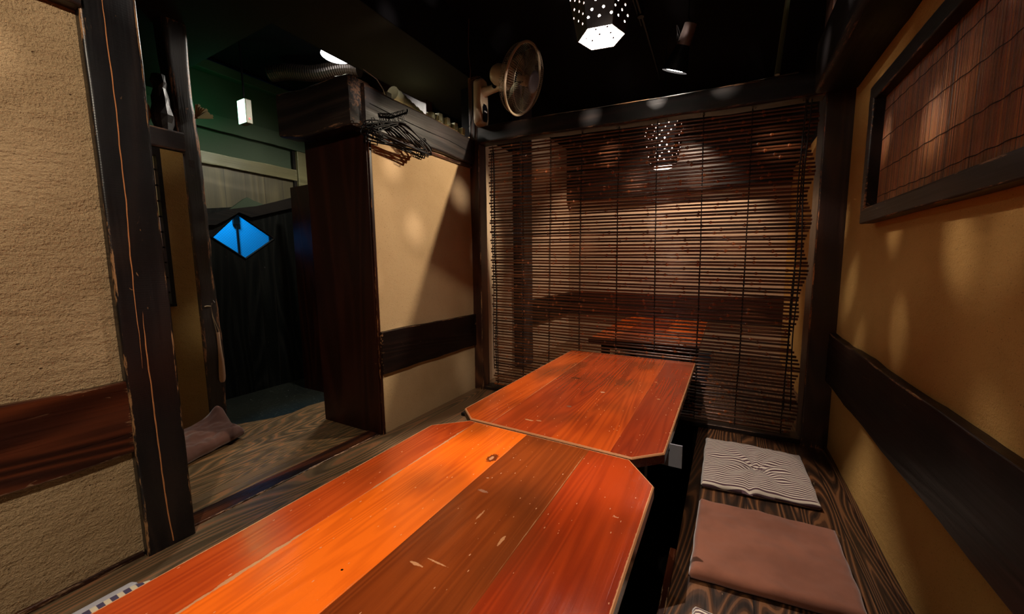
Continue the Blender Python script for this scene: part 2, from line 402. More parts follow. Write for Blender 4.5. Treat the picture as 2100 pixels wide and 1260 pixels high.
M['sill'] = wood('worn_threshold', (.008, .006, .007), (.04, .014, .008), (.16, .045, .015), 'y', .28, 8, .5, .9, (.55, .3, .18), .9, .5, tone=.7, spec=.2)
M['black_wood'] = wood('black_wood', (.002, .0015, .001), (.005, .0035, .0025), (.010, .007, .005), 'y', .6, 8, .5, spec=.15)
M['door'] = wood('blackened_door_boards', (.001, .0014, .0012), (.004, .005, .0045), (.014, .014, .012), 'z', .42, 7, .4, 0, (.2, .18, .15), .2, .5, seams=.13, across='y', spec=.15)
M['wall_boards'] = wood('corridor_wall_boards', (.03, .026, .012), (.07, .058, .026), (.11, .092, .042), 'z', .5, 6, .4, 0, bumpy=.5, seams=.17, across='y')
M['wall_panel'] = simple('corridor_dark_panel', (.035, .05, .03), .7, 0, .2)
M['wall_rail'] = wood('corridor_pale_rail', (.06, .055, .025), (.12, .107, .05), (.17, .155, .075), 'y', .4, 5, .4, .2, bumpy=.8, wearcol=(.4, .36, .25))
M['concrete'] = plaster('wet_dark_concrete', (.014, .016, .012), (.007, .009, .008), (.07, .08, .07), .3, .5, 1.0)
M['concrete'].node_tree.nodes['Principled BSDF'].inputs['Roughness'].default_value = .35
M['concrete'].node_tree.nodes['Principled BSDF'].inputs['Specular IOR Level'].default_value = .5
M['ceiling'] = simple('black_ceiling', (.004, .0035, .0045), .9, 0, .1)
M['soffit'] = simple('soffit_dark', (.014, .012, .008), .9, 0, .1)
M['black_metal'] = simple('black_metal', (.004, .004, .005), .38, 0, .3)
M['black_plastic'] = simple('black_plastic', (.003, .003, .005), .35, 0, .22)
M['cord'] = simple('black_cord', (.004, .003, .004), .7)
M['cream'] = simple('cream_plastic', (.52, .40, .27), .35)
M['grey_cap'] = simple('grey_plastic', (.16, .15, .17), .35)
M['wire'] = simple('guard_wire', (.30, .24, .17), .3, .5)
M['white'] = simple('white_print', (.7, .7, .7), .5)
M['brownwire'] = simple('brown_cord', (.16, .06, .03), .5)
M['lamp_on'] = simple('lit_diffuser', (.9, .9, .9), .5, emit=(1, .88, .74), estr=90)
M['lamp_on_near'] = simple('lit_diffuser_near', (.9, .9, .9), .5, emit=(1, .88, .74), estr=130)
M['liner'] = simple('white_liner', (.75, .70, .66), .8)
M['bulb_on'] = simple('lit_bulb_face', (.9, .9, .9), .5, emit=(1, .92, .82), estr=45)
M['disc_on'] = simple('lit_disc', (.9, .9, .9), .5, emit=(.95, .97, 1), estr=12)
M['exit_face'] = simple('exit_face', (.6, .9, .7), .5, emit=(.50, 1, .72), estr=5)
M['red_led'] = simple('red_led', (.8, .05, .05), .5, emit=(1, .05, .05), estr=2)
M['beige_box'] = simple('beige_box', (.09, .09, .05), .5)
M['shade'] = wood('lamp_shade_wood', (.02, .014, .016), (.05, .036, .036), (.08, .055, .05), 'z', .4, 6, .4)
M['shoehorn'] = simple('pale_bamboo', (.55, .36, .24), .35)
M['string'] = simple('tan_string', (.45, .34, .2), .8)
M['straw'] = simple('pale_straw', (.42, .38, .18), .7)
M['grey_felt'] = simple('grey_felt', (.20, .20, .23), .95)
M['pale_duct'] = simple('pale_duct', (.42, .42, .28), .4)
M['cardgrey'] = simple('grey_binding', (.40, .39, .42), .5)
M['paperwall'] = simple('paper_notices', (.42, .34, .22), .8)

def bamboo_mat(name, dark, lt, rough=.3):
    m, nt, b = new_mat(name); g = G(nt); c = g.co((.6, 3, 3))
    n = g.noise(c, 9, 3); oi = nt.nodes.new('ShaderNodeObjectInfo').outputs['Random']
    v = g.math('ADD', g.math('MULTIPLY', n, .6), g.math('MULTIPLY', oi, .4))
    at = nt.nodes.new('ShaderNodeAttribute'); at.attribute_name = 'tint'
    col = g.mix(g.smooth(v, .25, .75), dark, lt)
    col = g.mix(1.0, col, at.outputs['Color'], 'MULTIPLY')
    g.L.new(col, b.inputs['Base Color']); b.inputs['Roughness'].default_value = rough
    g.L.new(g.bump(g.noise(g.co((.2, 6, 6)), 120, 2), .3, .001), b.inputs['Normal'])
    return m
M['bamboo'] = bamboo_mat('dark_bamboo', (.035, .011, .005), (.15, .048, .017))
M['reed'] = bamboo_mat('reddish_reed', (.085, .024, .008), (.22, .082, .024), .38)

def fabric(name, c1, c2=None, stripe=None, rough=.95, fuzzy=.3):
    m, nt, b = new_mat(name); g = G(nt); tc = nt.nodes.new('ShaderNodeTexCoord').outputs['Object']
    wv = g.noise(tc, 420, 2); bl = g.noise(tc, 7, 3)
    col = g.mix(g.smooth(bl, .3, .7), c1, tuple(k*.72 for k in c1))
    if stripe:
        ax, pitch, warp = stripe
        uv = nt.nodes.new('ShaderNodeAttribute'); uv.attribute_name = 'cloth'
        s = g.sep(uv.outputs['Vector'])[ax]
        s = g.math('ADD', s, g.math('MULTIPLY_ADD', g.noise(tc, 3, 2), warp, -warp/2))
        fr = g.math('FRACT', g.math('DIVIDE', s, pitch))
        k = g.smooth(g.math('ABSOLUTE', g.math('SUBTRACT', fr, .5)), .20, .27)
        col = g.mix(k, c1, c2)
    g.L.new(col, b.inputs['Base Color']); b.inputs['Roughness'].default_value = rough; b.inputs['Specular IOR Level'].default_value = .2
    b.inputs['Sheen Weight'].default_value = fuzzy
    g.L.new(g.bump(g.math('ADD', g.math('MULTIPLY', wv, .5), bl), .25, .003), b.inputs['Normal'])
    return m
M['cloth_stripe'] = fabric('striped_cotton', (.62, .53, .43), (.085, .04, .05), (1, .0150, .001))
M['cloth_brown'] = fabric('brown_suede_cloth', (.26, .095, .055))
M['cloth_brown2'] = fabric('red_brown_canvas', (.15, .065, .048))
M['cloth_check'] = fabric('checked_edge', (.62, .52, .36), (.05, .035, .08), (1, .028, .002))

M['black_log'] = wood('black_log', (.003, .0025, .003), (.009, .007, .007), (.022, .016, .015), 'y', .5, 5, .5, .4, bumpy=.7, spec=.22, wearcol=(.25, .12, .06))
# ---------------------------------------------------------------- the setting
LX, RX = -1.75, .50
# floors (seat level z=0); the leg pit runs between them
mb = MB(); mb.box(-.112, RX+.1, -1.6, 4.75, -.09, 0)
struct(mb, 'floor', M['floor_r'], 'dark grained seat floor on the right', base=(-.112, -1.6, 0))
mb = MB(); mb.box(-1.762, -1.02, -1.6, 4.75, -.09, 0)
struct(mb, 'floor', M['floor_s'], 'grey-brown plank floor on the left of the tables', base=(-1.765, -1.6, 0))
mb = MB()
edge = [(-1.862, .45), (-1.862, 2.6), (-2.6, 2.6), (-2.60, 1.95), (-2.575, 1.78), (-2.60, 1.62), (-2.572, 1.49), (-2.60, 1.38), (-2.69, 1.22), (-2.75, 1.17), (-2.75, .45)]
mb.prism(edge, -.06, -.001)
struct(mb, 'floor', M['floor_l'], 'weathered corridor plank floor with swirling grain', base=(-1.862, .45, 0))
mb = MB(); mb.box(-4.9, 1.0, -1.7, 5.2, -.56, -.50)
struct(mb, 'floor', M['black_wood'], 'dark ground under the seat pit')
mb = MB(); mb.box(-3.95, -1.9, .2, 3.4, -.24, -.18)
struct(mb, 'floor', M['concrete'], 'dark wet concrete entry floor', base=(-3, 1, -.18))
mb = MB(); mb.prism([(x, y) for x, y in edge][1:-1], -.18, -.061)
struct(mb, 'trim_1', M['black_wood'], 'dark riser below the corridor floor', base=(-2.6, 1, -.1))
# pit walls
mb = MB(); mb.box(-.112, -.09, -1.6, 2.62, -.5, -.09); mb.box(-1.04, -1.02, -1.6, 2.62, -.5, -.09); mb.box(-1.02, -.112, 2.60, 2.75, -.5, -.005); mb.box(-1.02, -.112, -1.62, -1.5, -.5, 0)
struct(mb, 'wall_pit', M['black_wood'], 'black lining of the seat pit')
# floor edge board on the right
mb = MB(); mb.timber(-.134, -.1125, .2, 1.36, -.075, .001, .004, .0005, .1)
struct(mb, 'trim_2', M['rail'], 'worn edge board of the right seat floor', base=(-.12, .8, 0))
# threshold
mb = MB(); mb.timber(-1.861, -1.763, .55, 1.66, -.06, .006, .006, .0015, .04, 3)
struct(mb, 'trim_3', M['sill'], 'black and red worn threshold beam between seat floor and corridor', base=(-1.81, .6, 0))

# left wall, near
mb = MB(); mb.box(-1.90, LX, -1.6, .462, 0, 2.37)
struct(mb, 'wall_left', M['plaster_left'], 'rough tan plaster wall left of the big post', base=(LX, 0, 0))
mb = MB(); mb.timber(LX-.001, -1.738, -1.6, .455, .0, .018, .004, .001, .1)
struct(mb, 'baseboard_left', M['rail'], 'thin brown skirting strip under the rough plaster', base=(LX, 0, 0))
mb = MB(); mb.timber(LX-.002, -1.722, -1.6, .462, .375, .628, .005, .001, .08, 2)
struct(mb, 'trim_4', M['rail'], 'red-brown rail board on the left wall', base=(-1.73, -.3, .5))
mb = MB(); mb.timber(LX-.02, -1.70, -1.6, .462, 1.775, 1.99, .01, .002, .08, 4)
struct(mb, 'trim_5', M['beam_y'], 'dark head beam on top of the left wall', base=(-1.73, -.3, 1.9))
# big square post with the long crack
P1 = thing('wooden_post', (-1.78, .53, 0), 'dark square post with a long orange crack, nearest on the left', 'post')
mb = MB(); mb.timber(-1.86, -1.716, .460, .597, 0, 2.37, .007, .0015, .05, 5)
mb.build('shaft', M['post'], P1, smooth=True)
mb = MB()
for line, w0 in (([(.512, 1.95), (.514, 1.779), (.514, 1.681), (.516, 1.567), (.516, 1.489), (.513, 1.393), (.513, 1.221), (.508, 1.08), (.505, .921), (.505, .79), (.504, .65)], .0017),
                 ([(.521, .87), (.520, .82), (.518, .72), (.520, .6), (.520, .478), (.521, .335), (.522, .206), (.526, .092), (.531, .002)], .0022)):
    pts = []; rad = []
    for (a, b_) in zip(line[:-1], line[1:]):
        n = max(3, int((a[1]-b_[1])/.012))
        for q in range(n):
            t = q/n; z = a[1]*(1-t)+b_[1]*t
            pts.append((-1.7153, a[0]*(1-t)+b_[0]*t + .0014*noise.noise(Vector((0, w0*999, z*19))), z))
    for q in range(len(pts)):
        t = q/len(pts); tail = min(1, t*5, 1 if w0 > .002 else (1-t)*4); rad.append(w0*tail*(.65+.6*abs(noise.noise(Vector((w0*500, 1, pts[q][2]*14)))))+.0002)
    mb.tube(pts, rad, 5)
cr = mb.build('crack', simple('bright_split_wood', (.52, .20, .07), .6), P1); cr['label'] = 'orange split in the post'

# middle partition between corridor and booth
mb = MB(); mb.box(-2.24, -1.747, 1.553, 2.62, 0, 1.76)
struct(mb, 'wall_partition', M['plaster_mid'], 'tan plaster partition between end board and corner post', base=(-1.747, 1.56, 0))
mb = MB(); mb.timber(-1.752, -1.722, 1.545, 2.50, .366, .612, .004, .001, .06, 6)
struct(mb, 'trim_6', M['rail_dark'], 'dark rail board across the plaster partition', base=(-1.73, 2, .5))
EB = MB(); EB.prism([(-2.262, 0), (-1.748, 0), (-1.748, 1.755), (-2.285, 1.79)], 1.525, 1.5525, 'y')
tag(EB.build('end_panel', M['endboard'], base=(-2, 1.55, 0), bevel=.003), 'plain red-brown board closing the end of the plaster partition', 'panel')
mb = MB(); mb.timber(-1.7475, -1.7385, 1.535, 1.5525, 0, 1.72, .002, .0003, .1)
struct(mb, 'trim_7', M['endboard'], 'thin bright edge strip of the end board', base=(-1.74, 1.54, 0))
mb = MB()
def bsh(h, a, b):   # head beam gets thinner towards the far post
    t = (h-1.50)/1.0
    return (a, b*(1-.22*t) - .004 + .006*math.sin(h*7))
mb.timber(-1.80, -1.71, 1.50, 2.50, 1.735, 1.965, .012, .003, .05, 7, shape=bsh)
tag(mb.build('head_beam', M['beam_y'], base=(-1.75, 2, 1.85), smooth=True), 'adzed grey-black beam on top of the plaster partition, under the hangers', 'beam')
mb = MB(); mb.timber(-1.75, -1.728, 1.555, 2.50, 1.722, 1.738, .003, .0005, .1)
struct(mb, 'trim_8', M['rail'], 'narrow red-brown strip under the head beam', base=(-1.74, 2, 1.73))
mb = MB()
def lsh(h, a, b):
    t = (h+2.42)/.68
    return (a*(.93+.07*min(1, t*5)), b*(1-.30*t if b > 0 else .62+.38*min(1, t*2.6)) + .005*math.sin(h*9))
mb.timber(-2.365, -1.735, 1.42, 1.56, 1.725, 2.015, .018, .005, .035, 8, shape=lsh)
tag(mb.build('log_beam', M['beam_x'], base=(-2.1, 1.5, 1.87), smooth=True), 'thick rounded log end lying across the top of the end board', 'beam')

# corner post carrying the fan
mb = MB(); mb.timber(-1.747, -1.665, 2.50, 2.60, 0, 2.37, .006, .0015, .06, 9)
CP = mb.build('corner_post', wood('red_dark_corner_post', (.012, .004, .003), (.05, .016, .008), (.13, .045, .018), 'z', .36, 8, .5, .6, scratch=.4, bumpy=.4), base=(-1.7, 2.55, 0), smooth=True)
tag(CP, 'slim dark post at the left end of the bamboo blind, carrying the fan', 'post')
mb = MB()
def ksh(h, a, b):
    t = (h+1.66)/2.05
    return (a, b + (.0-.080*max(t, 0)**1.3) + .005*math.sin(h*3.2))
mb.timber(-1.664, .385, 2.495, 2.60, 1.885, 2.005, .012, .002, .05, 10, shape=ksh)
tag(mb.build('lintel_beam', M['beam_x'], base=(-.6, 2.55, 1.95), smooth=True), 'long dark lintel beam above the bamboo blind', 'beam')
mb = MB(); mb.timber(.386, RX+.06, 2.50, 2.68, 0, 2.7, .006, .0015, .08, 11)
tag(mb.build('corner_post', wood('dark_corner_post', (.008, .003, .002), (.025, .010, .006), (.045, .018, .010), 'z', .4, 8, .5, .9, (.45, .17, .05), .2, .3), base=(.44, 2.6, 0), smooth=True), 'wide dark post between the bamboo blind and the right wall', 'post')
mb = MB(); mb.timber(-1.66, .386, 2.51, 2.62, .001, .028, .004, .001, .1)
struct(mb, 'trim_9', M['beam_x'], 'low dark sill under the bamboo blind', base=(-.6, 2.56, 0))

# right wall
mb = MB(); mb.box(RX, RX+.15, -1.6, 4.75, 1.851, 2.75)  # upper wall coloured black above the log
struct(mb, 'trim_23', M['ceiling'], 'black painted top of the right wall above the log', base=(RX, 0, 2))
mb = MB(); mb.box(RX, RX+.15, -1.6, 4.75, 0, 1.85)
struct(mb, 'wall_right', M['plaster_right'], 'ochre plaster wall on the right', base=(RX, 0, 0))
mb = MB(); mb.timber(.470, RX+.01, -1.6, 2.499, .368, .626, .005, .001, .06, 12)
struct(mb, 'trim_10', M['rail_dark'], 'dark brown rail board along the right wall', base=(.48, .5, .5))
mb = MB(); mb.timber(.482, RX+.01, -1.6, 2.499, 0, .014, .003, .0005, .1)
struct(mb, 'baseboard_right', M['floor_r'], 'thin skirting strip at the foot of the right wall', base=(.48, .5, 0))
mb = MB(); mb.timber(.335, RX+.02, -1.6, 2.48, 1.81, 2.06, .02, .005, .06, 13)
tag(mb.build('log_beam', M['black_log'], base=(.42, .5, 1.9), smooth=True), 'heavy dark log running along the top of the right wall', 'beam')

# ceiling and soffit
mb = MB(); mb.box(-4.6, .7, -1.7, 5.2, 2.75, 2.80)
struct(mb, 'ceiling', M['ceiling'], 'black ceiling')
mb = MB(); mb.box(-2.315, -1.735, 1.40, 4.75, 2.37, 2.749)
struct(mb, 'ceiling', M['soffit'], 'dark boxed soffit above the partition', base=(-2, 2, 2.5))
mb = MB(); mb.box(-1.734, -1.728, -1.6, 4.65, 2.369, 2.75); mb.box(-2.33, -2.316, 1.40, 4.75, 2.372, 2.75)  # black sheets added so the spotlight leaves the soffit sides dark
struct(mb, 'trim_22', M['ceiling'], 'black painted sides of the soffit', base=(-1.73, 0, 2.5))
mb = MB(); mb.box(-4.4, -1.735, -1.6, 1.399, 2.37, 2.749)
struct(mb, 'ceiling', M['soffit'], 'dark lowered ceiling over the corridor near the big post', base=(-3, 0, 2.5))
# back of the room behind the camera
mb = MB(); mb.box(-4.6, .7, -1.75, -1.6, -.5, 2.8)
struct(mb, 'wall_back', M['plaster_right'], 'plaster wall behind the camera')

# ---- corridor side
mb = MB(); DX = -3.87
dia = [(1.673, 1.255), (1.926, 1.074), (2.200, 1.269), (1.891, 1.478)]
def holed(mb, outer, inner, x0, x1):
    """plate in the YZ plane with a four-sided opening; outer and inner are matched 4-point loops"""
    for x in (x0, x1):
        pass
    n = 4; vs = []
    for x in (x0, x1): vs += [(x, *p) for p in outer] + [(x, *p) for p in inner]
    fs = []
    for i in range(n):
        j = (i+1) % n
        fs.append((i, j, n+j, n+i)); fs.append((2*n+i, 3*n+i, 3*n+j, 2*n+j))
        fs.append((i, 2*n+i, 2*n+j, j)); fs.append((n+i, n+j, 3*n+j, 3*n+i))
    mb.add(vs, fs)
D = bpy.data.objects.new('door_1', None); COL.objects.link(D); D.location = (DX, 1.6, -.18); tag(D, 'black plank door with a diamond window', 'door', kind='structure')
holed(mb, [(1.10, -.18), (2.47, -.18), (2.62, 1.66), (1.10, 1.40)], [dia[0], dia[1], dia[2], dia[3]], DX-.03, DX)
mb.build('door_panel', M['door'], D)
mb = MB()
for i in range(4):
    a = Vector((DX+.004, *dia[i])); b_ = Vector((DX+.004, *dia[(i+1) % 4])); mb.tube([a, b_], .009, 4)
mb.build('window_frame', M['black_wood'], D)
m, nt, b = new_mat('wired_glass'); g = G(nt)
c = g.sep(nt.nodes.new('ShaderNodeTexCoord').outputs['Object'])
k1 = g.math('LESS_THAN', g.math('FRACT', g.math('MULTIPLY', g.math('ADD', c[1], c[2]), 42)), .07)
k2 = g.math('LESS_THAN', g.math('FRACT', g.math('MULTIPLY', g.math('SUBTRACT', c[1], c[2]), 42)), .07)
tr = nt.nodes.new('ShaderNodeBsdfTransparent'); tr.inputs[0].default_value = (.86, .93, 1, 1)
mx = nt.nodes.new('ShaderNodeMixShader'); g.L.new(g.math('MULTIPLY_ADD', g.math('MAXIMUM', k1, k2), .55, .08), mx.inputs[0])
b.inputs['Base Color'].default_value = (.03, .04, .05, 1); b.inputs['Roughness'].default_value = .1
g.L.new(tr.outputs[0], mx.inputs[1]); g.L.new(b.outputs[0], mx.inputs[2]); g.L.new(mx.outputs[0], nt.nodes['Material Output'].inputs[0])
mb = MB(); mb.add([(DX-.02, *p) for p in dia], [(0, 1, 2, 3)]); mb.build('pane', m, D)
# outside, seen through the diamond
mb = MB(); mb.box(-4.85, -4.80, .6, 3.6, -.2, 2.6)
blue = simple('outside_screen', (.08, .50, .85), .3)  # blue of the night light outside put into the board colour
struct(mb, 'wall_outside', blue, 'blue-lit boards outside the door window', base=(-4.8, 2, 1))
mb = MB(); mb.box(-4.79, -4.77, 2.315, 2.33, .3, 2.4); mb.box(-4.79, -4.77, 2.66, 2.675, .3, 2.4); mb.box(-4.79, -4.76, 2.285, 2.345, 1.47, 1.62)
struct(mb, 'trim_11', M['black_metal'], 'thin dark uprights on the boards outside', base=(-4.78, 2.5, 1))
# natural-edged black lintel over the door
mb2 = MB(); mb2.prism([(1.05, 1.40), (1.60, 1.43), (1.686, 1.455), (1.80, 1.50), (1.9, 1.525), (2.05, 1.56), (2.25, 1.63), (2.62, 1.77), (2.62, 1.66), (1.99, 1.45), (1.89, 1.485), (1.80, 1.42), (1.70, 1.36), (1.05, 1.30)], DX+.001, DX+.04, 'x')
struct(mb2, 'trim_12', M['black_wood'], 'black bowed lintel over the door', base=(DX, 2, 1.5))
mb = MB(); mb.prism([(1.82, 1.50), (1.95, 1.61), (1.985, 1.632), (2.03, 1.61), (2.12, 1.585), (2.05, 1.555), (1.9, 1.52)], DX-.012, DX+.015, 'x')
struct(mb, 'trim_13', M['wall_panel'], 'grey gusset board above the door', base=(DX, 2, 1.5))
# wall above the door
mb = MB(); mb.box(DX-.06, DX-.015, .6, 1.70, 1.36, 1.865); mb.box(DX-.06, DX-.015, 1.70, 2.20, 1.50, 1.865); mb.box(DX-.06, DX-.015, 2.20, 2.80, 1.36, 1.865)
struct(mb, 'wall_entry', M['wall_boards'], 'vertical boards above the door, faintly green', base=(DX, 1.5, 1.6))
mb = MB(); mb.box(DX-.10, DX-.03, .6, 3.2, 1.865, 2.7)
struct(mb, 'wall_entry', M['wall_panel'], 'green-lit dark panel high on the entry wall', base=(DX, 1.5, 2.2))
mb = MB(); mb.timber(DX-.03, DX+.015, .6, 2.47, 1.862, 1.968, .006, .002, .05, 14)
struct(mb, 'trim_14', M['wall_rail'], 'pale adzed rail above the door boards', base=(DX, 1.5, 1.9))
mb = MB(); mb.timber(DX-.03, DX+.02, 2.485, 2.60, 1.62, 2.155, .006, .002, .05, 15)
struct(mb, 'trim_15', M['wall_rail'], 'pale upright board at the right of the entry wall', base=(DX, 2.5, 1.9))
mb = MB(); mb.timber(DX-.03, DX+.01, .6, 2.62, 2.162, 2.30, .006, .002, .06, 16)
struct(mb, 'trim_16', M['wall_panel'], 'dark rail below the exit sign', base=(DX, 1.5, 2.2))
mb = MB(); mb.box(DX-.02, DX+.012, 2.44, 2.468, 1.62, 2.15)
struct(mb, 'trim_17', M['black_wood'], 'black upright gap strip beside the pale board', base=(DX, 2.45, 1.9))
mb = MB(); mb.timber(DX-.02, DX+.06, .8, 3.0, 2.62, 2.70, .006, .002, .08, 17)
struct(mb, 'trim_18', M['wall_panel'], 'high ledge catching green light', base=(DX, 1.5, 2.65))
# wall right of the door, behind the end board
mb = MB(); mb.box(DX-.05, -2.26, 2.62, 2.70, -.18, 2.75)
struct(mb, 'wall_entry_side', M['endboard'], 'brown side wall right of the door', base=(-3, 2.65, 0))
mb = MB(); mb.box(-3.55, -2.30, 2.20, 2.24, -.18, 1.72)
struct(mb, 'wall_entry_side', M['endboard'], 'brown boarding behind the end board', base=(-3, 2.2, 0))

# window wall with rough log post
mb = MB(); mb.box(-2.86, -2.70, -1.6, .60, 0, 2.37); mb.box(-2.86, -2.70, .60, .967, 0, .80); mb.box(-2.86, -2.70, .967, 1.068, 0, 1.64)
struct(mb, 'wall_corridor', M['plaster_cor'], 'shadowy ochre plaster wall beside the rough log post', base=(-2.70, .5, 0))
wn = bpy.data.objects.new('window_1', None); COL.objects.link(wn); wn.location = (-2.74, .8, .8); tag(wn, 'small latticed window left of the log post', 'window', kind='structure')
mb = MB(); mb.box(-2.735, -2.695, .947, .9665, .80, 1.64); mb.box(-2.735, -2.692, .60, .9665, .785, .80); mb.box(-2.735, -2.695, .60, .947, 1.60, 1.64)
mb.build('window_frame', M['black_wood'], wn)
mb = MB()
for i in range(9):
    z = .86+.083*i; mb.box(-2.722, -2.714, .60, .947, z, z+.008)
for y in (.68, .77, .86): mb.box(-2.722, -2.714, y, y+.008, .80, 1.60)
mb.build('lattice', M['black_wood'], wn)
mb = MB(); mb.box(-2.752, -2.742, .60, .966, .80, 1.62)
m2, nt, b = new_mat('lit_notice_paper'); g = G(nt); c = g.co((1, 1, 1), (0, 0, 0))
v = g.vor(g.co((1, 1, 1.0)), 9, out='Color')
col = g.mix(.35, (.34, .24, .11), v); col = g.mix(.55, col, (.34, .24, .11)); g.L.new(col, b.inputs['Base Color']); b.inputs['Roughness'].default_value = .8
g.L.new(col, b.inputs['Emission Color']); b.inputs['Emission Strength'].default_value = .35  # pane given a faint glow of its own
mb.build('pane', m2, wn)

mb = MB()
def psh(h, a, b):
    k = 1+.05*math.sin(h*2.3); return (a*k, b*k + .012*math.sin(h*1.7+.4))
mb.timber(-2.90, -2.755, 1.075, 1.185, -.18, 2.37, .022, .005, .035, 18, shape=psh, cs=4)
PR = mb.build('log_post', M['post_rough'], base=(-2.82, 1.13, 0), smooth=True)
LP = thing('log_post', (-2.82, 1.13, -.18), 'rough adzed log post with a square mortise hole, by the corridor step', 'post')
PR.parent = LP; PR.location = PR.location - LP.location; PR.name = 'shaft'
mb = MB(); mb.box(-2.7585, -2.7525, 1.116, 1.143, 1.583, 1.622); ho = mb.build('mortise', simple('mortise_dark', (.012, .003, .002), .9), LP)
mb = MB(); mb.timber(-2.80, -2.69, .40, 1.08, 1.645, 1.75, .01, .004, .04, 19)
tag(mb.build('shelf_beam', M['beam_y'], base=(-2.74, .7, 1.7), smooth=True), 'dark adzed cross beam between the big post and the log post', 'beam')
# carved jagged ornament and jar on the beam, straw bundle on the post
mb = MB(); pr = [(1.75, .034), (1.79, .045), (1.83, .05), (1.88, .034), (1.92, .04), (1.97, .028), (2.0, .036), (2.04, .026), (2.045, .0)]
mb.lathe([(z-1.75, r_) for z, r_ in pr], (-2.74, 1.01, 1.75), (0, 0, 1), 10)
for v in mb.v:
    k = 1+.35*noise.noise(v*30); v.x = -2.74+(v.x+2.74)*k; v.y = 1.01+(v.y-1.01)*k
tag(mb.build('wood_carving', M['beam_x'], base=(-2.74, 1.01, 1.75)), 'dark jagged wood carving standing on the cross beam beside the log post', 'ornament')
mb = MB(); mb.lathe([(0, .03), (.01, .045), (.06, .06), (.11, .058), (.15, .035), (.17, .03), (.165, .0)], (-2.76, .905, 1.75), (0, 0, 1), 20)
tag(mb.build('ceramic_jar', simple('amber_glaze', (.22, .10, .03), .35), base=(-2.76, .905, 1.75), smooth=True), 'small amber-brown rounded jar on the cross beam behind the big post', 'jar')
SB = thing('bamboo_fan', (-2.78, 1.20, 1.86), 'fan-shaped bundle of pale bamboo strips fixed to the log post', 'ornament')
for i in range(9):
    a = R(8+8*i); d = Vector((0, math.sin(a), math.cos(a))); mb = MB()
    o0 = Vector((-2.751+.003*i, 1.168, 1.862)); sd = Vector((0, math.cos(a), -math.sin(a)))
    L = .085+.006*math.sin(i*2); q = [o0-sd*.003, o0+sd*.003, o0+d*L+sd*.006, o0+d*L-sd*.006]
    mb.add([p for p in q]+[p+Vector((.004, 0, 0)) for p in q], [(0, 1, 2, 3), (7, 6, 5, 4), (0, 4, 5, 1), (1, 5, 6, 2), (2, 6, 7, 3), (3, 7, 4, 0)])
    mb.build('strip', M['straw'], SB)

# ---------------------------------------------------------------- tables
def inset(pts, d):
    n = len(pts); out = []; A = sum(pts[i][0]*pts[(i+1) % n][1]-pts[(i+1) % n][0]*pts[i][1] for i in range(n)); sg = 1 if A > 0 else -1
    for i in range(n):
        p0, p1, p2 = Vector(pts[i-1]), Vector(pts[i]), Vector(pts[(i+1) % n])
        a = (p1-p0).normalized(); b = (p2-p1).normalized(); na = Vector((-a.y, a.x))*sg; nb = Vector((-b.y, b.x))*sg
        m_ = (na+nb).normalized(); out.append(tuple(p1 + m_*d/max(.3, m_.dot(na))))
    return out
def table(name, outline, z1, th, mat, label, cx, cy, legs):
    T = thing(name, (cx, cy, -.5), label, 'table', 'low lacquered tables')
    mb = MB(); L0, L1, L2 = outline, inset(outline, .003), inset(outline, .009); n = len(outline)
    mb.v = [Vector((*p, z1-th)) for p in L0] + [Vector((*p, z1-.009)) for p in L0] + [Vector((*p, z1-.004)) for p in L0] + [Vector((*p, z1)) for p in L1] + [Vector((*p, z1)) for p in L2]
    mb.f = [tuple(range(n-1, -1, -1)), tuple(range(4*n, 5*n))] + [(a*n+i, a*n+(i+1) % n, (a+1)*n+(i+1) % n, (a+1)*n+i) for a in range(4) for i in range(n)]
    mb.c = [None]*len(mb.f); mb.e = {i: (0 if i < 2*n or i >= 4*n else 1) for i in range(5*n)}
    mb.build('tabletop', mat, T, base=(cx, cy, z1-th))
    for (x, y) in legs:
        mb = MB(); mb.timber(x-.03, x+.03, y-.03, y+.03, -.5, z1-th-.06, .004, .0005, .2); mb.build('leg', M['black_wood'], T)
    xs = [p[0] for p in legs]; ys = [p[1] for p in legs]
    mb = MB(); a0, a1, b0, b1 = min(xs)-.03, max(xs)+.03, min(ys)-.03, max(ys)+.03
    for (q0, q1, w0, w1) in ((a0, a1, b0, b0+.02), (a0, a1, b1-.02, b1), (a0, a0+.02, b0+.02, b1-.02), (a1-.02, a1, b0+.02, b1-.02)):
        mb.box(q0, q1, w0, w1, z1-th-.06, z1-th-.0005)
    mb.build('apron', M['black_wood'], T)
    return T
RO, OR, BR, RD = ((.44, .062, .009), (.22, .022, .004)), ((.74, .130, .008), (.38, .045, .004)), ((.22, .042, .007), (.10, .016, .003)), ((.34, .038, .006), (.15, .013, .003))
NC = (-.558, .47)
near_mat = table_mat('lacquer_near', [-.82-NC[0], -.60-NC[0], -.37-NC[0]], [RO, OR, BR, RD], [(-.82-NC[0], .9, 1.0), (-.60-NC[0], .35, .25), (-.37-NC[0], .5, .3)], 1, [(-.060, .50, .018, .030, (.07, .014, .004), .9), (-.062, .498, .007, .013, (.45, .20, .10), .9), (.030, .062, .018, .004, (.50, .24, .11), .85), (.068, .085, .030, .0022, (.50, .24, .11), .85), (.010, .338, .014, .006, (.30, .16, .10), .6), (-.09, -.02, .003, .003, (.01, .004, .002), 1), (.15, .20, .004, .02, (.50, .24, .11), .7), (.06, .25, .003, .018, (.50, .24, .11), .7)])
zt = .395
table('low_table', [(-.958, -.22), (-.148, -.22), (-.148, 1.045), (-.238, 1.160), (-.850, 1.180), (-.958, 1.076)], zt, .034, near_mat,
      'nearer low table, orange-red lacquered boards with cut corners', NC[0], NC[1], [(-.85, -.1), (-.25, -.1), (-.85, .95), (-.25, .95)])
FC = (-.54, 1.85)
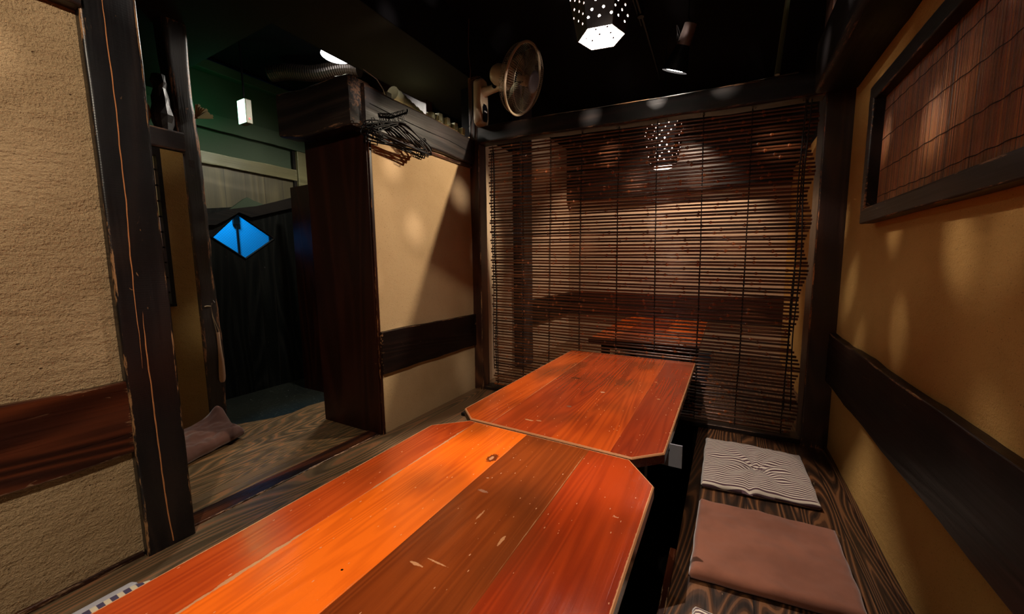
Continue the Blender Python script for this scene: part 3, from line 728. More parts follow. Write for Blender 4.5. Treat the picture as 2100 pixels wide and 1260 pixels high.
F1, F2, F3, F4 = ((.50, .078, .010), (.20, .022, .004)), ((.36, .046, .008), (.17, .018, .004)), ((.48, .068, .008), (.18, .018, .004)), ((.33, .040, .008), (.17, .018, .005))
far_mat = table_mat('lacquer_far', [-.765-FC[0], -.515-FC[0], -.305-FC[0]], [F1, F2, F3, F4], [(-.765-FC[0], .7, .45), (-.305-FC[0], .2, .2)], 4, [(-.106, -.567, .022, .005, (.50, .24, .11), .9), (-.07, -.555, .012, .006, (.50, .24, .11), .6), (.055, -.121, .011, .010, (.50, .26, .15), .9), (-.130, .036, .030, .016, (.06, .014, .004), .8), (-.02, -.36, .012, .010, (.16, .08, .05), .7), (.30, -.10, .008, .005, (.50, .24, .11), .8), (.25, .15, .008, .005, (.50, .24, .11), .8)])
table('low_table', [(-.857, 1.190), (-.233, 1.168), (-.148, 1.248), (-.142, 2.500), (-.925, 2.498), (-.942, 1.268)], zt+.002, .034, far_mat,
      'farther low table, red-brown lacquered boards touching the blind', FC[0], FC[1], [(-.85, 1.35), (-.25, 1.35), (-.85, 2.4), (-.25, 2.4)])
# grey felt flap under the far table
mb = MB(); mb.box(-.1455, -.106, 1.350, 1.356, .305, .384); mb.box(-.26, -.1455, 1.350, 1.356, .305, .355)
tag(mb.build('felt_panel', M['grey_felt'], base=(-.18, 1.34, .3)), 'small grey felt panel poking out beneath the farther table', 'panel')
# dark flap under the far table's left corner, simplified to a plain board
mb = MB(); mb.box(-.985, -.90, 1.30, 1.36, .345, .3585)
tag(mb.build('wooden_strip', M['black_wood'], base=(-.95, 1.33, .345)), 'thin dark edge piece under the left corner of the farther table', 'board')

# ---------------------------------------------------------------- cushions
def cushion(name, corners, h, mat, label, group, seed, wr=.006, puff=.5, lift=None, nx=56, ny=56, tuft=False, border=.06):
    """corners: far-left, far-right, near-right, near-left (x, y)"""
    fl, fr, nr, nl = [Vector((*c, 0)) for c in corners]; vs = []; cl = []
    def P(u, v): return (fl*(1-u)+fr*u)*(1-v) + (nl*(1-u)+nr*u)*v
    base = (fl+fr+nr+nl)/4
    for side in (1, 0):
        for j in range(ny+1):
            for i in range(nx+1):
                u, v = i/nx, j/ny; p = P(u, v)
                e = min(u, 1-u, v, 1-v); k = min(1, e/border); k = math.sqrt(max(0, 1-(1-k)**2))
                un = Vector((u*3.1+seed, v*3.1, seed))
                if side:
                    z = h*(.42+.58*k) if e > 0 else h*.42
                    dm = (1-(2*u-1)**2)*(1-(2*v-1)**2)
                    z += dm*h*puff*.3 + k*wr*(noise.noise(un)*1.2+noise.noise(un*3.3)*.8)
                    if tuft:
                        du, dv = u-.52, v-.5; r_ = math.hypot(du, dv); a = math.atan2(dv, du)
                        z -= h*.6*math.exp(-(r_/.11)**2)
                        z += .006*k*math.exp(-((r_-.2)/.2)**2)*math.sin(a*9+seed)
                        z += .009*math.exp(-((u-.50)/.05)**2)*max(0, v-.55)*2 - .008*math.exp(-((u-.43)/.025)**2)*max(0, v-.5)*2
                else: z = h*.42 - h*.40*k if e > 0 else h*.42
                if lift: z += lift(u, v)
                wob = .006*noise.noise(Vector((u*5, v*5, seed+9)))
                vs.append(Vector((p.x+wob, p.y+wob*.7, max(z, .002) if not lift else z))); cl.append((u*.45, v*.48 + (.006*noise.noise(Vector((u*7, v*7, seed))) if tuft else 0), 0))
    W = nx+1; N0 = (nx+1)*(ny+1); fs = []
    for j in range(ny):
        for i in range(nx):
            a = j*W+i; fs.append((a, a+1, a+W+1, a+W)); fs.append((N0+a, N0+a+W, N0+a+W+1, N0+a+1))
    per = [i for i in range(W)] + [j*W+nx for j in range(1, ny+1)] + [ny*W+i for i in range(nx-1, -1, -1)] + [j*W for j in range(ny-1, 0, -1)]
    for k in range(len(per)):
        a, b_ = per[k], per[(k+1) % len(per)]; fs.append((a, N0+a, N0+b_, b_))
    me = bpy.data.meshes.new(name); me.from_pydata([v-base for v in vs], [], fs); me.update()
    at = me.attributes.new('cloth', 'FLOAT_VECTOR', 'POINT')
    for i, c in enumerate(cl): at.data[i].vector = c
    bm = bmesh.new(); bm.from_mesh(me); bmesh.ops.remove_doubles(bm, verts=bm.verts, dist=1e-5); bmesh.ops.recalc_face_normals(bm, faces=bm.faces); bm.to_mesh(me); bm.free()
    for p_ in me.polygons: p_.use_smooth = True
    me.materials.append(mat); o = bpy.data.objects.new(name, me); COL.objects.link(o); o.location = base
    return tag(o, label, 'cushion', group)
cushion('floor_cushion', [(-.066, 2.31), (.362, 2.30), (.372, 1.845), (-.063, 1.805)], .036, M['cloth_stripe'], 'flat floor cushion with thin cream and brown stripes, nearest the blind on the right', 'floor cushions', 2, tuft=True)
cushion('floor_cushion', [(-.060, 1.675), (.385, 1.690), (.385, 1.285), (-.066, 1.235)], .040, M['cloth_brown'], 'plain brown suede-like floor cushion between the two striped ones on the right', 'floor cushions', 5, wr=.005)
cushion('floor_cushion', [(-.045, 1.115), (.40, 1.10), (.40, .66), (-.045, .66)], .040, M['cloth_stripe'], 'striped floor cushion at the bottom edge of the photo, only a corner showing', 'floor cushions', 8, tuft=True)
def lf(u, v):
    return .02*(1-v)*(1-abs(u-.45)) + .10*math.exp(-((u-.25)**2+(v-.0)**2)/.05)
FCu = cushion('folded_cushion', [(-2.70, 1.10), (-2.44, 1.13), (-2.325, .78), (-2.70, .72)], .07, M['cloth_brown2'], 'folded red-brown cushion leaning against the log post on the corridor floor', None, 11, wr=.012, puff=.6, lift=lf, border=.12)
# checked cushion with grey binding between left wall and near table
CC = thing('floor_cushion', (-1.40, .10, 0), 'cushion with a black and white striped edge beside the near table, bottom left', 'cushion', 'floor cushions')
def flat_slab(pts, z0, z1, name, mat, par):
    mb = MB(); mb.prism(pts, z0, z1); o = mb.build(name, mat, par, bevel=.006)
    me = o.data; at = me.attributes.new('cloth', 'FLOAT_VECTOR', 'POINT')
    for i, v in enumerate(me.vertices): at.data[i].vector = v.co
    return o
flat_slab([(-1.535, -.35), (-1.10, -.35), (-1.10, .43), (-1.50, .43), (-1.535, .37)], .002, .046, 'pad', M['cloth_check'], CC)
gb = flat_slab([(-1.568, -.35), (-1.5355, -.35), (-1.5355, .36), (-1.545, .385), (-1.568, .375)], .002, .040, 'binding', M['cardgrey'], CC); gb['label'] = 'grey binding strip'

# ---------------------------------------------------------------- bamboo blind
BY = 2.562
BL = thing('bamboo_blind', (-.6, BY, 0), 'large dark bamboo cane blind hanging from the lintel beam', 'blind')
def cane(seed, L=1.96, r_=.0065):
    rnd = random.Random(seed); mb = MB(); path = []; rad = []; node = []
    x = -rnd.uniform(0, .25)
    while x < L: x += rnd.uniform(.17, .30); node.append(x)
    xs = [0]; 
    for n_ in node:
        if .01 < n_ < L-.01: xs += [n_-.010, n_-.004, n_-.0015, n_+.0015, n_+.004, n_+.010]
    xs += [i*.09 for i in range(1, int(L/.09)+1)]; xs.append(L); xs = sorted(set(round(a, 5) for a in xs if 0 <= a <= L))
    cols = []
    rr = r_*rnd.uniform(.88, 1.12); s1 = rnd.uniform(0, 50)
    for a in xs:
        d = min([abs(a-n_) for n_ in node]+[9])
        k = 1.0 + (.50 if d < .002 else .20 if d < .006 else 0)
        path.append((a-L/2, .0025*noise.noise(Vector((a*2.5, s1, 0))), .0042*noise.noise(Vector((a*1.7, 0, s1))))); rad.append(rr*k)
    mb.tube(path, rad, 8)
    # pale ring at each node
    for i in range(len(mb.f)-2):
        a = xs[min(i//8, len(xs)-1)]; d = min([abs(a-n_) for n_ in node]+[9])
        mb.c[i] = (2.3, 2.0, 1.6) if d < .0045 else (1, 1, 1)
    for i in range(len(mb.f)): mb.c[i] = mb.c[i] or (1, 1, 1)
    return mb
protos = []
NS = 86
ztop_l, ztop_r = 1.866, 1.788
for i in range(NS):
    t = i/(NS-1); zb = .045
    if i < 14:
        o = cane(100+i).build('cane', M['bamboo'], None, base=(0, 0, 0), smooth=True); o.parent = BL; protos.append(o)
    else:
        o = protos[(i*5) % 14].copy(); COL.objects.link(o); o.parent = BL
    zl = ztop_l*(1-t)+zb*t; zr = ztop_r*(1-t)+(zb-.004)*t
    if t > .9: zl += .0
    flip = (i % 2)*math.pi
    xl = -1.612+.008*math.sin(i*1.9)+.022*t; xr = .362+.014*math.sin(i*.5)-.0*t
    if .55 < t < .80: xr -= .035*math.sin((t-.55)/.25*math.pi)
    cx = (xl+xr)/2; cz = (zl+zr)/2 + .0022*math.sin(i*2.7)
    o.location = Vector((cx, BY+.004*math.sin(i*.9), cz)) - BL.location
    o.scale = ((xr-xl)/1.96, 1, 1)
    o.rotation_euler = (flip, math.atan2(zl-zr, xr-xl)*(1 if not i % 2 else 1) , 0)
cordx = [-1.576, -1.329, -1.105, -.879, -.635, -.407, -.157, .081, .322]
for k, cx in enumerate(cordx):
    mb = MB()
    for strand in (0, 1):
        pts = []
        n = NS*4
        for i in range(n+1):
            t = i/n; z = 1.875*(1-t)+.03*t - .018*((cx+1.6)/2)*(1-t)*2.2
            ph = math.pi*i/4*1.0
            amp = .0088
            y = BY + amp*(1 if strand else -1)*math.cos(ph/1.0+0)
            xx = cx + .012*math.sin(t*2.2+k) - .012*math.sin(k) + .004*noise.noise(Vector((t*6, k, 0))) + .002*(1 if strand else -1)*math.sin(ph)
            pts.append((xx, y, z))
        mb.tube(pts, .0023, 5)
    if k in (0, 8):
        mb.tube([(cx+.010+.006*math.sin(i*.3+k), BY-.012, 1.83-.045*i*.9) for i in range(42)], .0034, 6)
        mb.tube([(cx-.012+.005*math.sin(i*.25+2), BY-.011, 1.83-.045*i*.9) for i in range(42)], .0028, 6)
    mb.build('cord', M['cord'], BL)
for k, cx in enumerate((-1.33, -.64, -.36, -.16, .09, .30)):
    zz = 1.885-.022*(cx+1.66)
    mb = MB(); mb.tube([(cx+.010*math.cos(a), BY-.02, zz+.012*math.sin(a)-.022) for a in [math.pi*.9-i*.5 for i in range(10)]], .0016, 6)
    mb.tube([(cx, BY-.02, zz-.03), (cx, BY-.02, zz+.01)], .0016, 5)
    mb.build('hook', M['black_metal'], BL)

# ---------------------------------------------------------------- framed reed screen on the right wall
SF = thing('framed_reed_screen', (.48, 1.0, 1.14), 'dark framed screen of reddish reeds on the right wall', 'wall screen')
fy0, fy1, fz0, fz1 = -.35, 2.045, 1.14, 1.655; fw = .058
mb = MB(); mb.timber(.452, .499, fy0, fy1, fz0, fz0+fw, .005, .001, .08, 20); mb.build('frame_rail', M['rail_dark'], SF, smooth=True)
mb = MB(); mb.timber(.452, .499, fy0, fy1, fz1-fw, fz1, .005, .001, .08, 21); mb.build('frame_rail', M['rail_dark'], SF, smooth=True)
for y in (fy1-.05, fy0):
    mb = MB(); mb.timber(.450, .499, y, y+.05, fz0+fw*.9, fz1-fw*.9, .005, .001, .08, 22); mb.build('frame_stile', M['rail_dark'], SF, smooth=True)
mb = MB(); y = fy0+.05; rnd = random.Random(3)
while y < fy1-.05:
    d = rnd.uniform(.0032, .0062); q = rnd.uniform(.55, 1.35); hue = rnd.uniform(.85, 1.25)
    if rnd.random() < .07: q *= .3
    mb.tube([(.488+rnd.uniform(-.0008, .0008), y+d/2, fz0+fw*.8), (.488+rnd.uniform(-.0008, .0008), y+d/2+rnd.uniform(-.001, .001), fz1-fw*.8)], d/2, 6, cap=False, col=(q*1.15, q*hue, q*hue*.8)); y += d
mb.build('reed_panel', M['reed'], SF, smooth=True)
for z in (1.235, 1.33, 1.445, 1.545):
    mb = MB(); mb.tube([(.4848+.0008*math.sin(i*1.3), fy0+.05+(fy1-fy0-.1)*i/160, z+.0012*math.sin(i*1.1)+.004*noise.noise(Vector((i*.05, z*9, 0)))) for i in range(161)], .0012, 4); mb.build('binding_thread', M['cord'], SF)

# ---------------------------------------------------------------- hexagonal pierced pendant lamps
def hexlamp(name, org, label, seed, lit='lamp_on'):
    L = thing(name, org, label, 'lamp', 'pierced hexagonal pendant lamps')
    rb, rt, H = .098, .168, .34; rot = R(12)
    rnd = random.Random(seed)
    def ring(r_, z): return [Vector((org[0]+r_*math.cos(rot+math.pi/3*k), org[1]+r_*math.sin(rot+math.pi/3*k), org[2]+z)) for k in range(6)]
    B, T = ring(rb, 0), ring(rt, H); C = Vector((org[0], org[1], org[2]+H/2))
    for k in range(6):
        b0, b1, t0, t1 = B[k], B[(k+1) % 6], T[k], T[(k+1) % 6]
        nx, nz = 7, 13; holes = set()
        for j in range(1, nz):
            for i in range(nx):
                if (i+j*2+k) % 3 == 0 and rnd.random() < .9: holes.add((i, j))
        def S(u, v): return (b0*(1-u)+b1*u)*(1-v)+(t0*(1-u)+t1*u)*v
        mb = MB()
        for i in range(nx):
            for j in range(nz):
                u0, u1_, v0, v1 = i/nx, (i+1)/nx, j/nz, (j+1)/nz; um, vm = (u0+u1_)/2, (v0+v1)/2
                if (i, j) not in holes: mb.add([S(u0, v0), S(u1_, v0), S(u1_, v1), S(u0, v1)], [(0, 1, 2, 3)]); continue
                # a cell with a round hole
                c_ = S(um+rnd.uniform(-.02, .02), vm+rnd.uniform(-.01, .01)); ex = (b1-b0).normalized(); n_ = ex.cross(t0-b0).normalized(); ey = n_.cross(ex)
                cell_w = (S(u1_, vm)-S(u0, vm)).length; hr = min(.0052, cell_w*.40)
                sq = [S(u1_, vm), S(u1_, v1), S(um, v1), S(u0, v1), S(u0, vm), S(u0, v0), S(um, v0), S(u1_, v0)]
                ci = [c_+(ex*math.cos(a)+ey*math.sin(a))*hr for a in [math.pi/4*q for q in range(8)]]
                mb.add(sq+ci, [(q, (q+1) % 8, 8+(q+1) % 8, 8+q) for q in range(8)])
        o = mb.build('shade_panel', M['shade'], L)
        me = o.data; mid_ = sum((v.co for v in me.vertices), Vector())/len(me.vertices); flip = [p_ for p_ in me.polygons if p_.normal.dot(Vector((mid_.x, mid_.y, 0))) < 0]
        if flip:
            bm = bmesh.new(); bm.from_mesh(me); bm.faces.ensure_lookup_table(); bmesh.ops.reverse_faces(bm, faces=[bm.faces[p_.index] for p_ in flip]); bm.to_mesh(me); bm.free()
        me.materials.append(M['liner'])
        s_ = o.modifiers.new('thick', 'SOLIDIFY'); s_.thickness = .004; s_.offset = -1; s_.material_offset = 1
    mb = MB(); cc = Vector(org)+Vector((0, 0, H)); mb.add(T+[cc], [(i, (i+1) % 6, 6) for i in range(6)]); mb.build('lid', M['shade'], L)
    mb = MB(); bz = Vector((org[0], org[1], org[2]+.165)); mb.lathe([(.012, .0), (.013, .012), (.05, .030), (.085, .033), (.11, .026), (.125, 0)], bz, (0, 0, 1), 20); bu = mb.build('bulb', M['bulb_on'], L, smooth=True); bu['label'] = 'white glowing bulb inside the shade'
    mb = MB(); mb.tube([cc, (cc.x, cc.y, 2.75)], .004, 6); mb.build('cable', M['cord'], L)
    return L
hexlamp('pendant_lamp', tuple(HEX), 'lit hexagonal pendant lamp pierced with round holes, above the tables', 1)
hexlamp('pendant_lamp', tuple(NHEX), 'pierced hexagonal pendant lamp just above the view over the nearer table', 4, 'lamp_on_near')
hexlamp('pendant_lamp', tuple(FHEX), 'pierced hexagonal pendant lamp glowing behind the bamboo blind', 2, 'bulb_on')

# ---------------------------------------------------------------- spotlight above the lintel
def spotlamp(name, org, d, label, top=None):
    L = thing(name, org, label, 'spotlight'); org = Vector(org); d = Vector(d).normalized(); back = -d
    mb = MB(); mb.lathe([(0, .072), (.05, .062), (.10, .042), (.14, .034)], org, back, 28); mb.lathe([(0, .0712), (.05, .0612), (.10, .0412), (.138, .0)], org, back, 28)
    mb.build('bulb_shade', M['black_metal'], L, smooth=True)
    mb = MB(); mb.lathe([(.129, 0), (.13, .037), (.235, .033), (.236, 0)], org, back, 24); mb.build('socket', simple('grey_socket', (.22, .17, .16), .4, .4), L, smooth=True)
    mb = MB(); e = org+back*.19; n = Vector((1, 0, 0))
    mb.tube([e+Vector((-.036-.02*abs(math.sin(i*.35)), -.01+.018*math.cos(i*.9), .045*math.sin(i*.45))) for i in range(16)], .0022, 5); mb.build('cable_loop', M['cord'], L)
    mb = MB(); p0 = org+back*.236; p1 = Vector((p0.x-.012, p0.y, p0.z+.03)); mb.tube([p0, p1, (p1.x, p1.y, p1.z+.05), (p1.x, p1.y, 2.75)], [.004, .006, .003, .003], 6); mb.build('arm', M['black_metal'], L)
    mb = MB(); mb.lathe([(.010, 0), (.0101, .064), (.014, .064), (.0141, 0)], org, back, 24); fc = mb.build('bulb_face', M['bulb_on'], L); 
    return L
spotlamp('spotlight', tuple(SPOT+Vector((.002, 0, .008))), (-.36, .23, -.90), 'small clip spotlight with grey socket above the lintel beam')
spotlamp('spotlight', tuple(SP2-SP2DIR*.015), SP2DIR, 'small clip spotlight on the ceiling aimed at the rough plaster wall by the big post')
# lighting track on ceiling
mb = MB(); mb.tube([(-.56, 1.2, 2.70), (-.60, 3.1, 2.70), (-.63, 4.0, 2.70)], .012, 8); mb.tube([(-.585, 1.2, 2.71), (-.625, 3.1, 2.71)], .006, 6)
mb.lathe([(0, 0), (.001, .022), (.03, .022), (.031, 0)], (-.6, 2.95, 2.68), (0, 0, 1), 16)
tag(mb.build('conduit_pipe', M['black_metal'], base=(-.6, 2.7, 2.7), smooth=True), 'thin dark conduit pipe running along the black ceiling', 'pipe')

# corridor round lamp
RL = thing('ceiling_lamp', (-2.69, 2.115, 2.60), 'round white lamp glowing behind the soffit edge', 'lamp')
mb = MB(); mb.lathe([(0, 0), (.004, .105), (.012, .115), (.03, .105), (.035, 0)], (-2.69, 2.115, 2.59), (0, 0, 1), 32); mb.build('glowing_disc', M['disc_on'], RL, smooth=True)
mb = MB(); mb.lathe([(.03, .116), (.12, .116), (.1201, 0)], (-2.69, 2.115, 2.595), (0, 0, 1), 32); mb.build('housing', M['black_metal'], RL, smooth=True)
# flexible duct in the dark ceiling void
mb = MB(); n = 80
mb.tube([(-3.42+.009*i, 2.02+.004*i, 2.60+.012*math.sin(i*.12)) for i in range(n)], [.055+.006*(i % 2) for i in range(n)], 16)
tag(mb.build('flexible_duct', simple('dull_duct', (.05, .035, .025), .35, .4), base=(-3, 1.8, 2.6)), 'dull corrugated duct in the dark ceiling void', 'duct')

# exit sign
EX = thing('exit_sign', (-3.36, 1.78, 2.12), 'glowing green emergency exit sign hanging in the corridor', 'sign')
mb = MB(); mb.box(-3.43, -3.325, 1.752, 1.80, 2.12, 2.30); mb.build('housing', M['beige_box'], EX, bevel=.004)
mb = MB(); mb.box(-3.427, -3.328, 1.747, 1.7515, 2.124, 2.296); mb.build('light_panel', M['exit_face'], EX)
mb = MB(); mb.tube([(-3.38, 1.776, 2.30), (-3.38, 1.776, 2.75)], .007, 8); mb.build('hanging_rod', M['black_metal'], EX)
mb = MB(); mb.lathe([(0, 0), (.001, .006), (.003, .006), (.004, 0)], (-3.325, 1.776, 2.155), (1, 0, 0), 10); mb.build('indicator_light', M['red_led'], EX)

# shoehorn on the log post
SH = thing('shoehorn', (-2.72, 1.16, .77), 'long pale shoehorn hanging by a string on the log post', 'shoehorn')
mb = MB(); sx = -2.742; pr = [(.60, .0095, 1.170), (.55, .009, 1.171), (.50, .010, 1.172), (.44, .013, 1.173), (.38, .0165, 1.173), (.32, .018, 1.171), (.295, .016, 1.170), (.283, .010, 1.170)]
vs = []
for z, hw, y in pr:
    for k in range(5):
        a = -1+k*.5; vs.append((sx+.004*(1-a*a)+.004, y+a*hw, z))
    for k in range(5):
        a = 1-k*.5; vs.append((sx+.004*(1-a*a), y+a*hw, z))
fs = [(i*10+k, i*10+(k+1) % 10, (i+1)*10+(k+1) % 10, (i+1)*10+k) for i in range(len(pr)-1) for k in range(10)] + [tuple(range(10)), tuple(range(79, 69, -1))]
mb.add(vs, fs); mb.build('blade', M['shoehorn'], SH, smooth=True)
mb = MB(); mb.tube([(sx+.004, 1.163, .60), (sx+.004, 1.150, .70), (sx+.006, 1.146, .765), (sx+.004, 1.152, .70), (sx+.004, 1.177, .60)], .0016, 5); mb.tube([(sx+.006, 1.146, .765), (sx+.008, 1.125, .768), (sx+.008, 1.112, .766)], .0035, 6); mb.build('string', M['string'], SH)
mb = MB(); mb.tube([(sx-.015, 1.150, .778), (sx+.012, 1.150, .772), (sx+.014, 1.150, .785)], .0018, 6); mb.tube([(sx-.01, 1.166, .80), (sx+.01, 1.166, .785)], .0018, 5)
tag(mb.build('wall_hook', simple('steel_hook', (.6, .55, .5), .25, .9), base=(sx, 1.15, .77)), 'small steel hooks in the log post holding the shoehorn', 'hook')

# ---------------------------------------------------------------- hangers on a peg
mb = MB(); mb.tube([(-1.71, 1.682, 1.832), (-1.585, 1.682, 1.838)], .006, 8); mb.tube([(-1.585, 1.682, 1.838), (-1.583, 1.682, 1.855)], .006, 8); mb.lathe([(0, 0), (.001, .018), (.006, .018), (.007, 0)], (-1.712, 1.682, 1.832), (1, 0, 0), 14)
tag(mb.build('coat_peg', M['black_metal'], base=(-1.71, 1.64, 1.86), smooth=True), 'black peg sticking out of the head beam, loaded with hangers', 'peg')
def hanger_mesh():
    mb = MB(); r_ = .0042
    hook = [(0, .016*math.cos(a), .0-.016+.022*math.sin(a)+.0) for a in [math.pi*(-.15)+i*math.pi*1.25/10 for i in range(11)]]
    hook = [(0, y, z+.0) for _, y, z in hook] + [(0, 0, -.04), (0, 0, -.075)]
    mb.tube(hook, .002, 6)
    return mb
HG = 'black clothes hangers on the peg'
def build_hanger(label):
    T = thing('clothes_hanger', (0, 0, 0), label, 'hanger', HG)
    mb = MB(); hook = [(0, .015*math.cos(a), -.012+.015*math.sin(a)) for a in [R(-30+24*i) for i in range(10)]] + [(0, -.006, -.035), (0, 0, -.045), (0, 0, -.07)]
    mb.tube(hook, .0022, 6); mb.build('hook', M['black_metal'], T)
    mb = MB(); pts = []
    for s_ in (1, -1):
        arc = [(0, s_*y, z) for y, z in ((0, -.068), (.03, -.073), (.10, -.100), (.17, -.130), (.205, -.150), (.216, -.163), (.214, -.176), (.20, -.180), (.10, -.180), (0, -.180))]
        pts += arc if s_ == 1 else arc[::-1][1:-1]
    mb.tube(pts, .0042, 6, closed=True)
    for s_ in (1, -1):
        mb.tube([(0, s_*.150, -.122), (0, s_*.163, -.113), (0, s_*.176, -.122), (0, s_*.172, -.133)], .003, 5)
        mb.tube([(0, s_*.19, -.182), (0, s_*.19, -.195), (0, s_*.145, -.195), (0, s_*.145, -.182)], .003, 5)
    mb.build('shoulder_bar', M['black_plastic'], T, smooth=True)
    return T
HL = ['black plastic hanger nearest the beam on the peg', 'black hanger second from the beam on the peg', 'black hanger third from the beam on the peg', 'black hanger fourth from the beam on the peg',
      'black hanger in the middle of the peg, fifth from the beam', 'black hanger third from the peg tip', 'black hanger second from the peg tip', 'black hanger at the outer tip of the peg']
h0 = build_hanger(HL[0])
for i in range(8):
    if i == 0: T = h0
    else:
        T = h0.copy(); COL.objects.link(T); T['label'] = HL[i]
        for ch in [c for c in COL.objects if c.parent == h0]:
            c2 = ch.copy(); c2.parent = T; COL.objects.link(c2)
    T.location = (-1.694+.0125*i, 1.682, 1.852)
    T.rotation_euler = (R([-3, 4, -7, 1, -10, 5, -1, -5][i]), 0, R(-3))
# white-green ducts and boxes behind the head beam
DU = thing('pipe_cluster', (-1.98, 2.3, 2.0), 'pale greenish corrugated pipes and fittings behind the head beam', 'pipes')
mb = MB(); n = 40; mb.tube([(-1.93-.003*i, 1.92+.0165*i, 2.10-.0022*i) for i in range(n)], [.040+.004*(i % 3 == 0) for i in range(n)], 14); mb.build('corrugated_pipe', M['pale_duct'], DU, smooth=True)
for k, (y, z, h_) in enumerate(((2.20, 2.03, .05), (2.29, 2.03, .07), (2.38, 2.02, .05), (2.47, 2.01, .06))):
    mb = MB(); mb.lathe([(0, 0), (.001, .03), (h_*.5, .034), (h_, .03), (h_+.001, 0)], (-1.86, y, z-.03), (0, 0, 1), 16); mb.build('fitting', M['pale_duct'], DU, smooth=True)
    mb = MB(); mb.box(-1.87, -1.80, y+.02, y+.055, z-.03, z+.02); mb.build('bracket', M['pale_duct'], DU, bevel=.003)
light('service_glow', 'POINT', (-2.12, 2.35, 2.2), POWER['duct'], (.95, 1, .6), .03)  # small greenish light added for the pipes, no lamp built
mb = MB(); mb.box(-1.86, -1.82, 1.76, 1.80, 1.985, 2.03); mb.tube([(-1.84, 1.78, 2.0), (-1.80, 1.73, 1.99), (-1.74, 1.66, 1.985), (-1.70, 1.58, 2.0), (-1.71, 1.5, 2.02)], .003, 6)
tag(mb.build('junction_box', simple('grey_fitting', (.3, .29, .24), .3, .3), base=(-1.84, 1.78, 1.99), bevel=.003), 'small grey cable fitting on top of the head beam near the log', 'fitting')
mb = MB(); pts = [(-1.7085-.0004*math.sin(i), 1.53+i*.075, 1.86-.015*math.sin(i*.22)-.03*(i > 9)*(i-9)*.25) for i in range(13)]; mb.tube(pts, .0022, 5)
tag(mb.build('black_cable', M['cord'], base=(-1.71, 2, 1.85)), 'thin black cable running across the head beam', 'cable')

# ---------------------------------------------------------------- wall fan
FN = thing('wall_fan', (-1.63, 2.47, 2.03), 'cream oscillating fan mounted on the corner post', 'fan')
mb = MB()   # wall bracket body, rounded
def prof(x0, x1, y0, y1, pts, name, mat, bev):
    pass
mb.prism([(2.435, 2.035), (2.45, 2.01), (2.50, 2.005), (2.545, 2.02), (2.555, 2.06), (2.55, 2.30), (2.53, 2.335), (2.47, 2.335), (2.44, 2.31)], -1.664, -1.60, 'x')
mb.build('wall_bracket', M['cream'], FN, bevel=.014, smooth=True)
mb = MB(); mb.prism([(2.463, 2.05), (2.475, 2.03), (2.515, 2.035), (2.525, 2.06), (2.525, 2.13), (2.51, 2.155), (2.48, 2.155), (2.465, 2.13)], -1.6, -1.594, 'x'); mb.build('control_panel', M['black_plastic'], FN, bevel=.002)
for i in range(3):
    mb = MB(); mb.box(-1.594, -1.592, 2.48+.013*i, 2.488+.013*i, 2.10, 2.108); mb.build('button', M['white'], FN)
hub = Vector((-1.235, 2.40, 2.205)); ax = Vector((.90, .03, -.36)).normalized(); mot = hub - ax*.11
mb = MB(); mb.tube([(-1.60, 2.49, 2.24), (-1.53, 2.475, 2.235), (-1.46, 2.455, 2.23), mot+Vector((-.02, 0, -.05))], [.036, .028, .027, .030], 14); mb.build('neck', M['cream'], FN, smooth=True)
mb = MB(); kp = Vector((-1.47, 2.425, 2.228)); mb.lathe([(0, 0), (.001, .017), (.010, .017), (.011, 0)], kp, (.3, -1, 0), 16); mb.build('pivot_knob', M['black_plastic'], FN, smooth=True)
mb = MB(); mb.lathe([(-.135, 0), (-.134, .030), (-.125, .052), (-.10, .066), (-.03, .070), (0, .070), (.001, 0)], mot, ax, 28); mb.build('motor_housing', M['cream'], FN, smooth=True)
RG = .212; u = ax.orthogonal().normalized(); u = (Vector((0, 1, 0)) - ax*ax.y).normalized(); v_ = ax.cross(u)
def onr(r_, h, a): return hub + ax*h + (u*math.cos(a)+v_*math.sin(a))*r_
mb = MB(); mb.tube([onr(RG, 0, 2*math.pi*k/64) for k in range(64)], .0085, 8, closed=True); mb.build('guard_ring', M['cream'], FN, smooth=True)
mb = MB()
for k in range(96):
    a = 2*math.pi*k/96
    mb.tube([onr(RG, .004, a), onr(RG*.93, .036, a+.03), onr(RG*.7, .060, a+.09), onr(RG*.35, .078, a+.16), onr(.062, .082, a+.2)], .0008, 3, cap=False)
for r_, h in ((RG*.86, .046), (RG*.6, .067)): mb.tube([onr(r_, h, 2*math.pi*k/64) for k in range(64)], .0012, 4, closed=True)
mb.build('front_guard', M['wire'], FN)
mb = MB()
for k in range(80):
    a = 2*math.pi*k/80
    mb.tube([onr(RG, -.004, a), onr(RG*.95, -.05, a), onr(RG*.8, -.075, a), onr(.075, -.095, a)], .0010, 3, cap=False)
mb.tube([onr(RG*.97, -.035, 2*math.pi*k/64) for k in range(64)], .0014, 4, closed=True)
mb.build('rear_guard', M['wire'], FN)
mb = MB(); mb.lathe([(.080, .066), (.086, .064), (.090, .05), (.092, 0)], hub, ax, 32); mb.build('centre_cap', M['grey_cap'], FN, smooth=True)
mb = MB(); mb.lathe([(-.03, .034), (.03, .034), (.036, .028), (.038, 0)], hub, ax, 24); mb.build('blade_hub', M['cream'], FN, smooth=True)
blm, nt, b = new_mat('smoky_blade'); b.inputs['Base Color'].default_value = (.14, .13, .08, 1); b.inputs['Roughness'].default_value = .25; b.inputs['Alpha'].default_value = .75
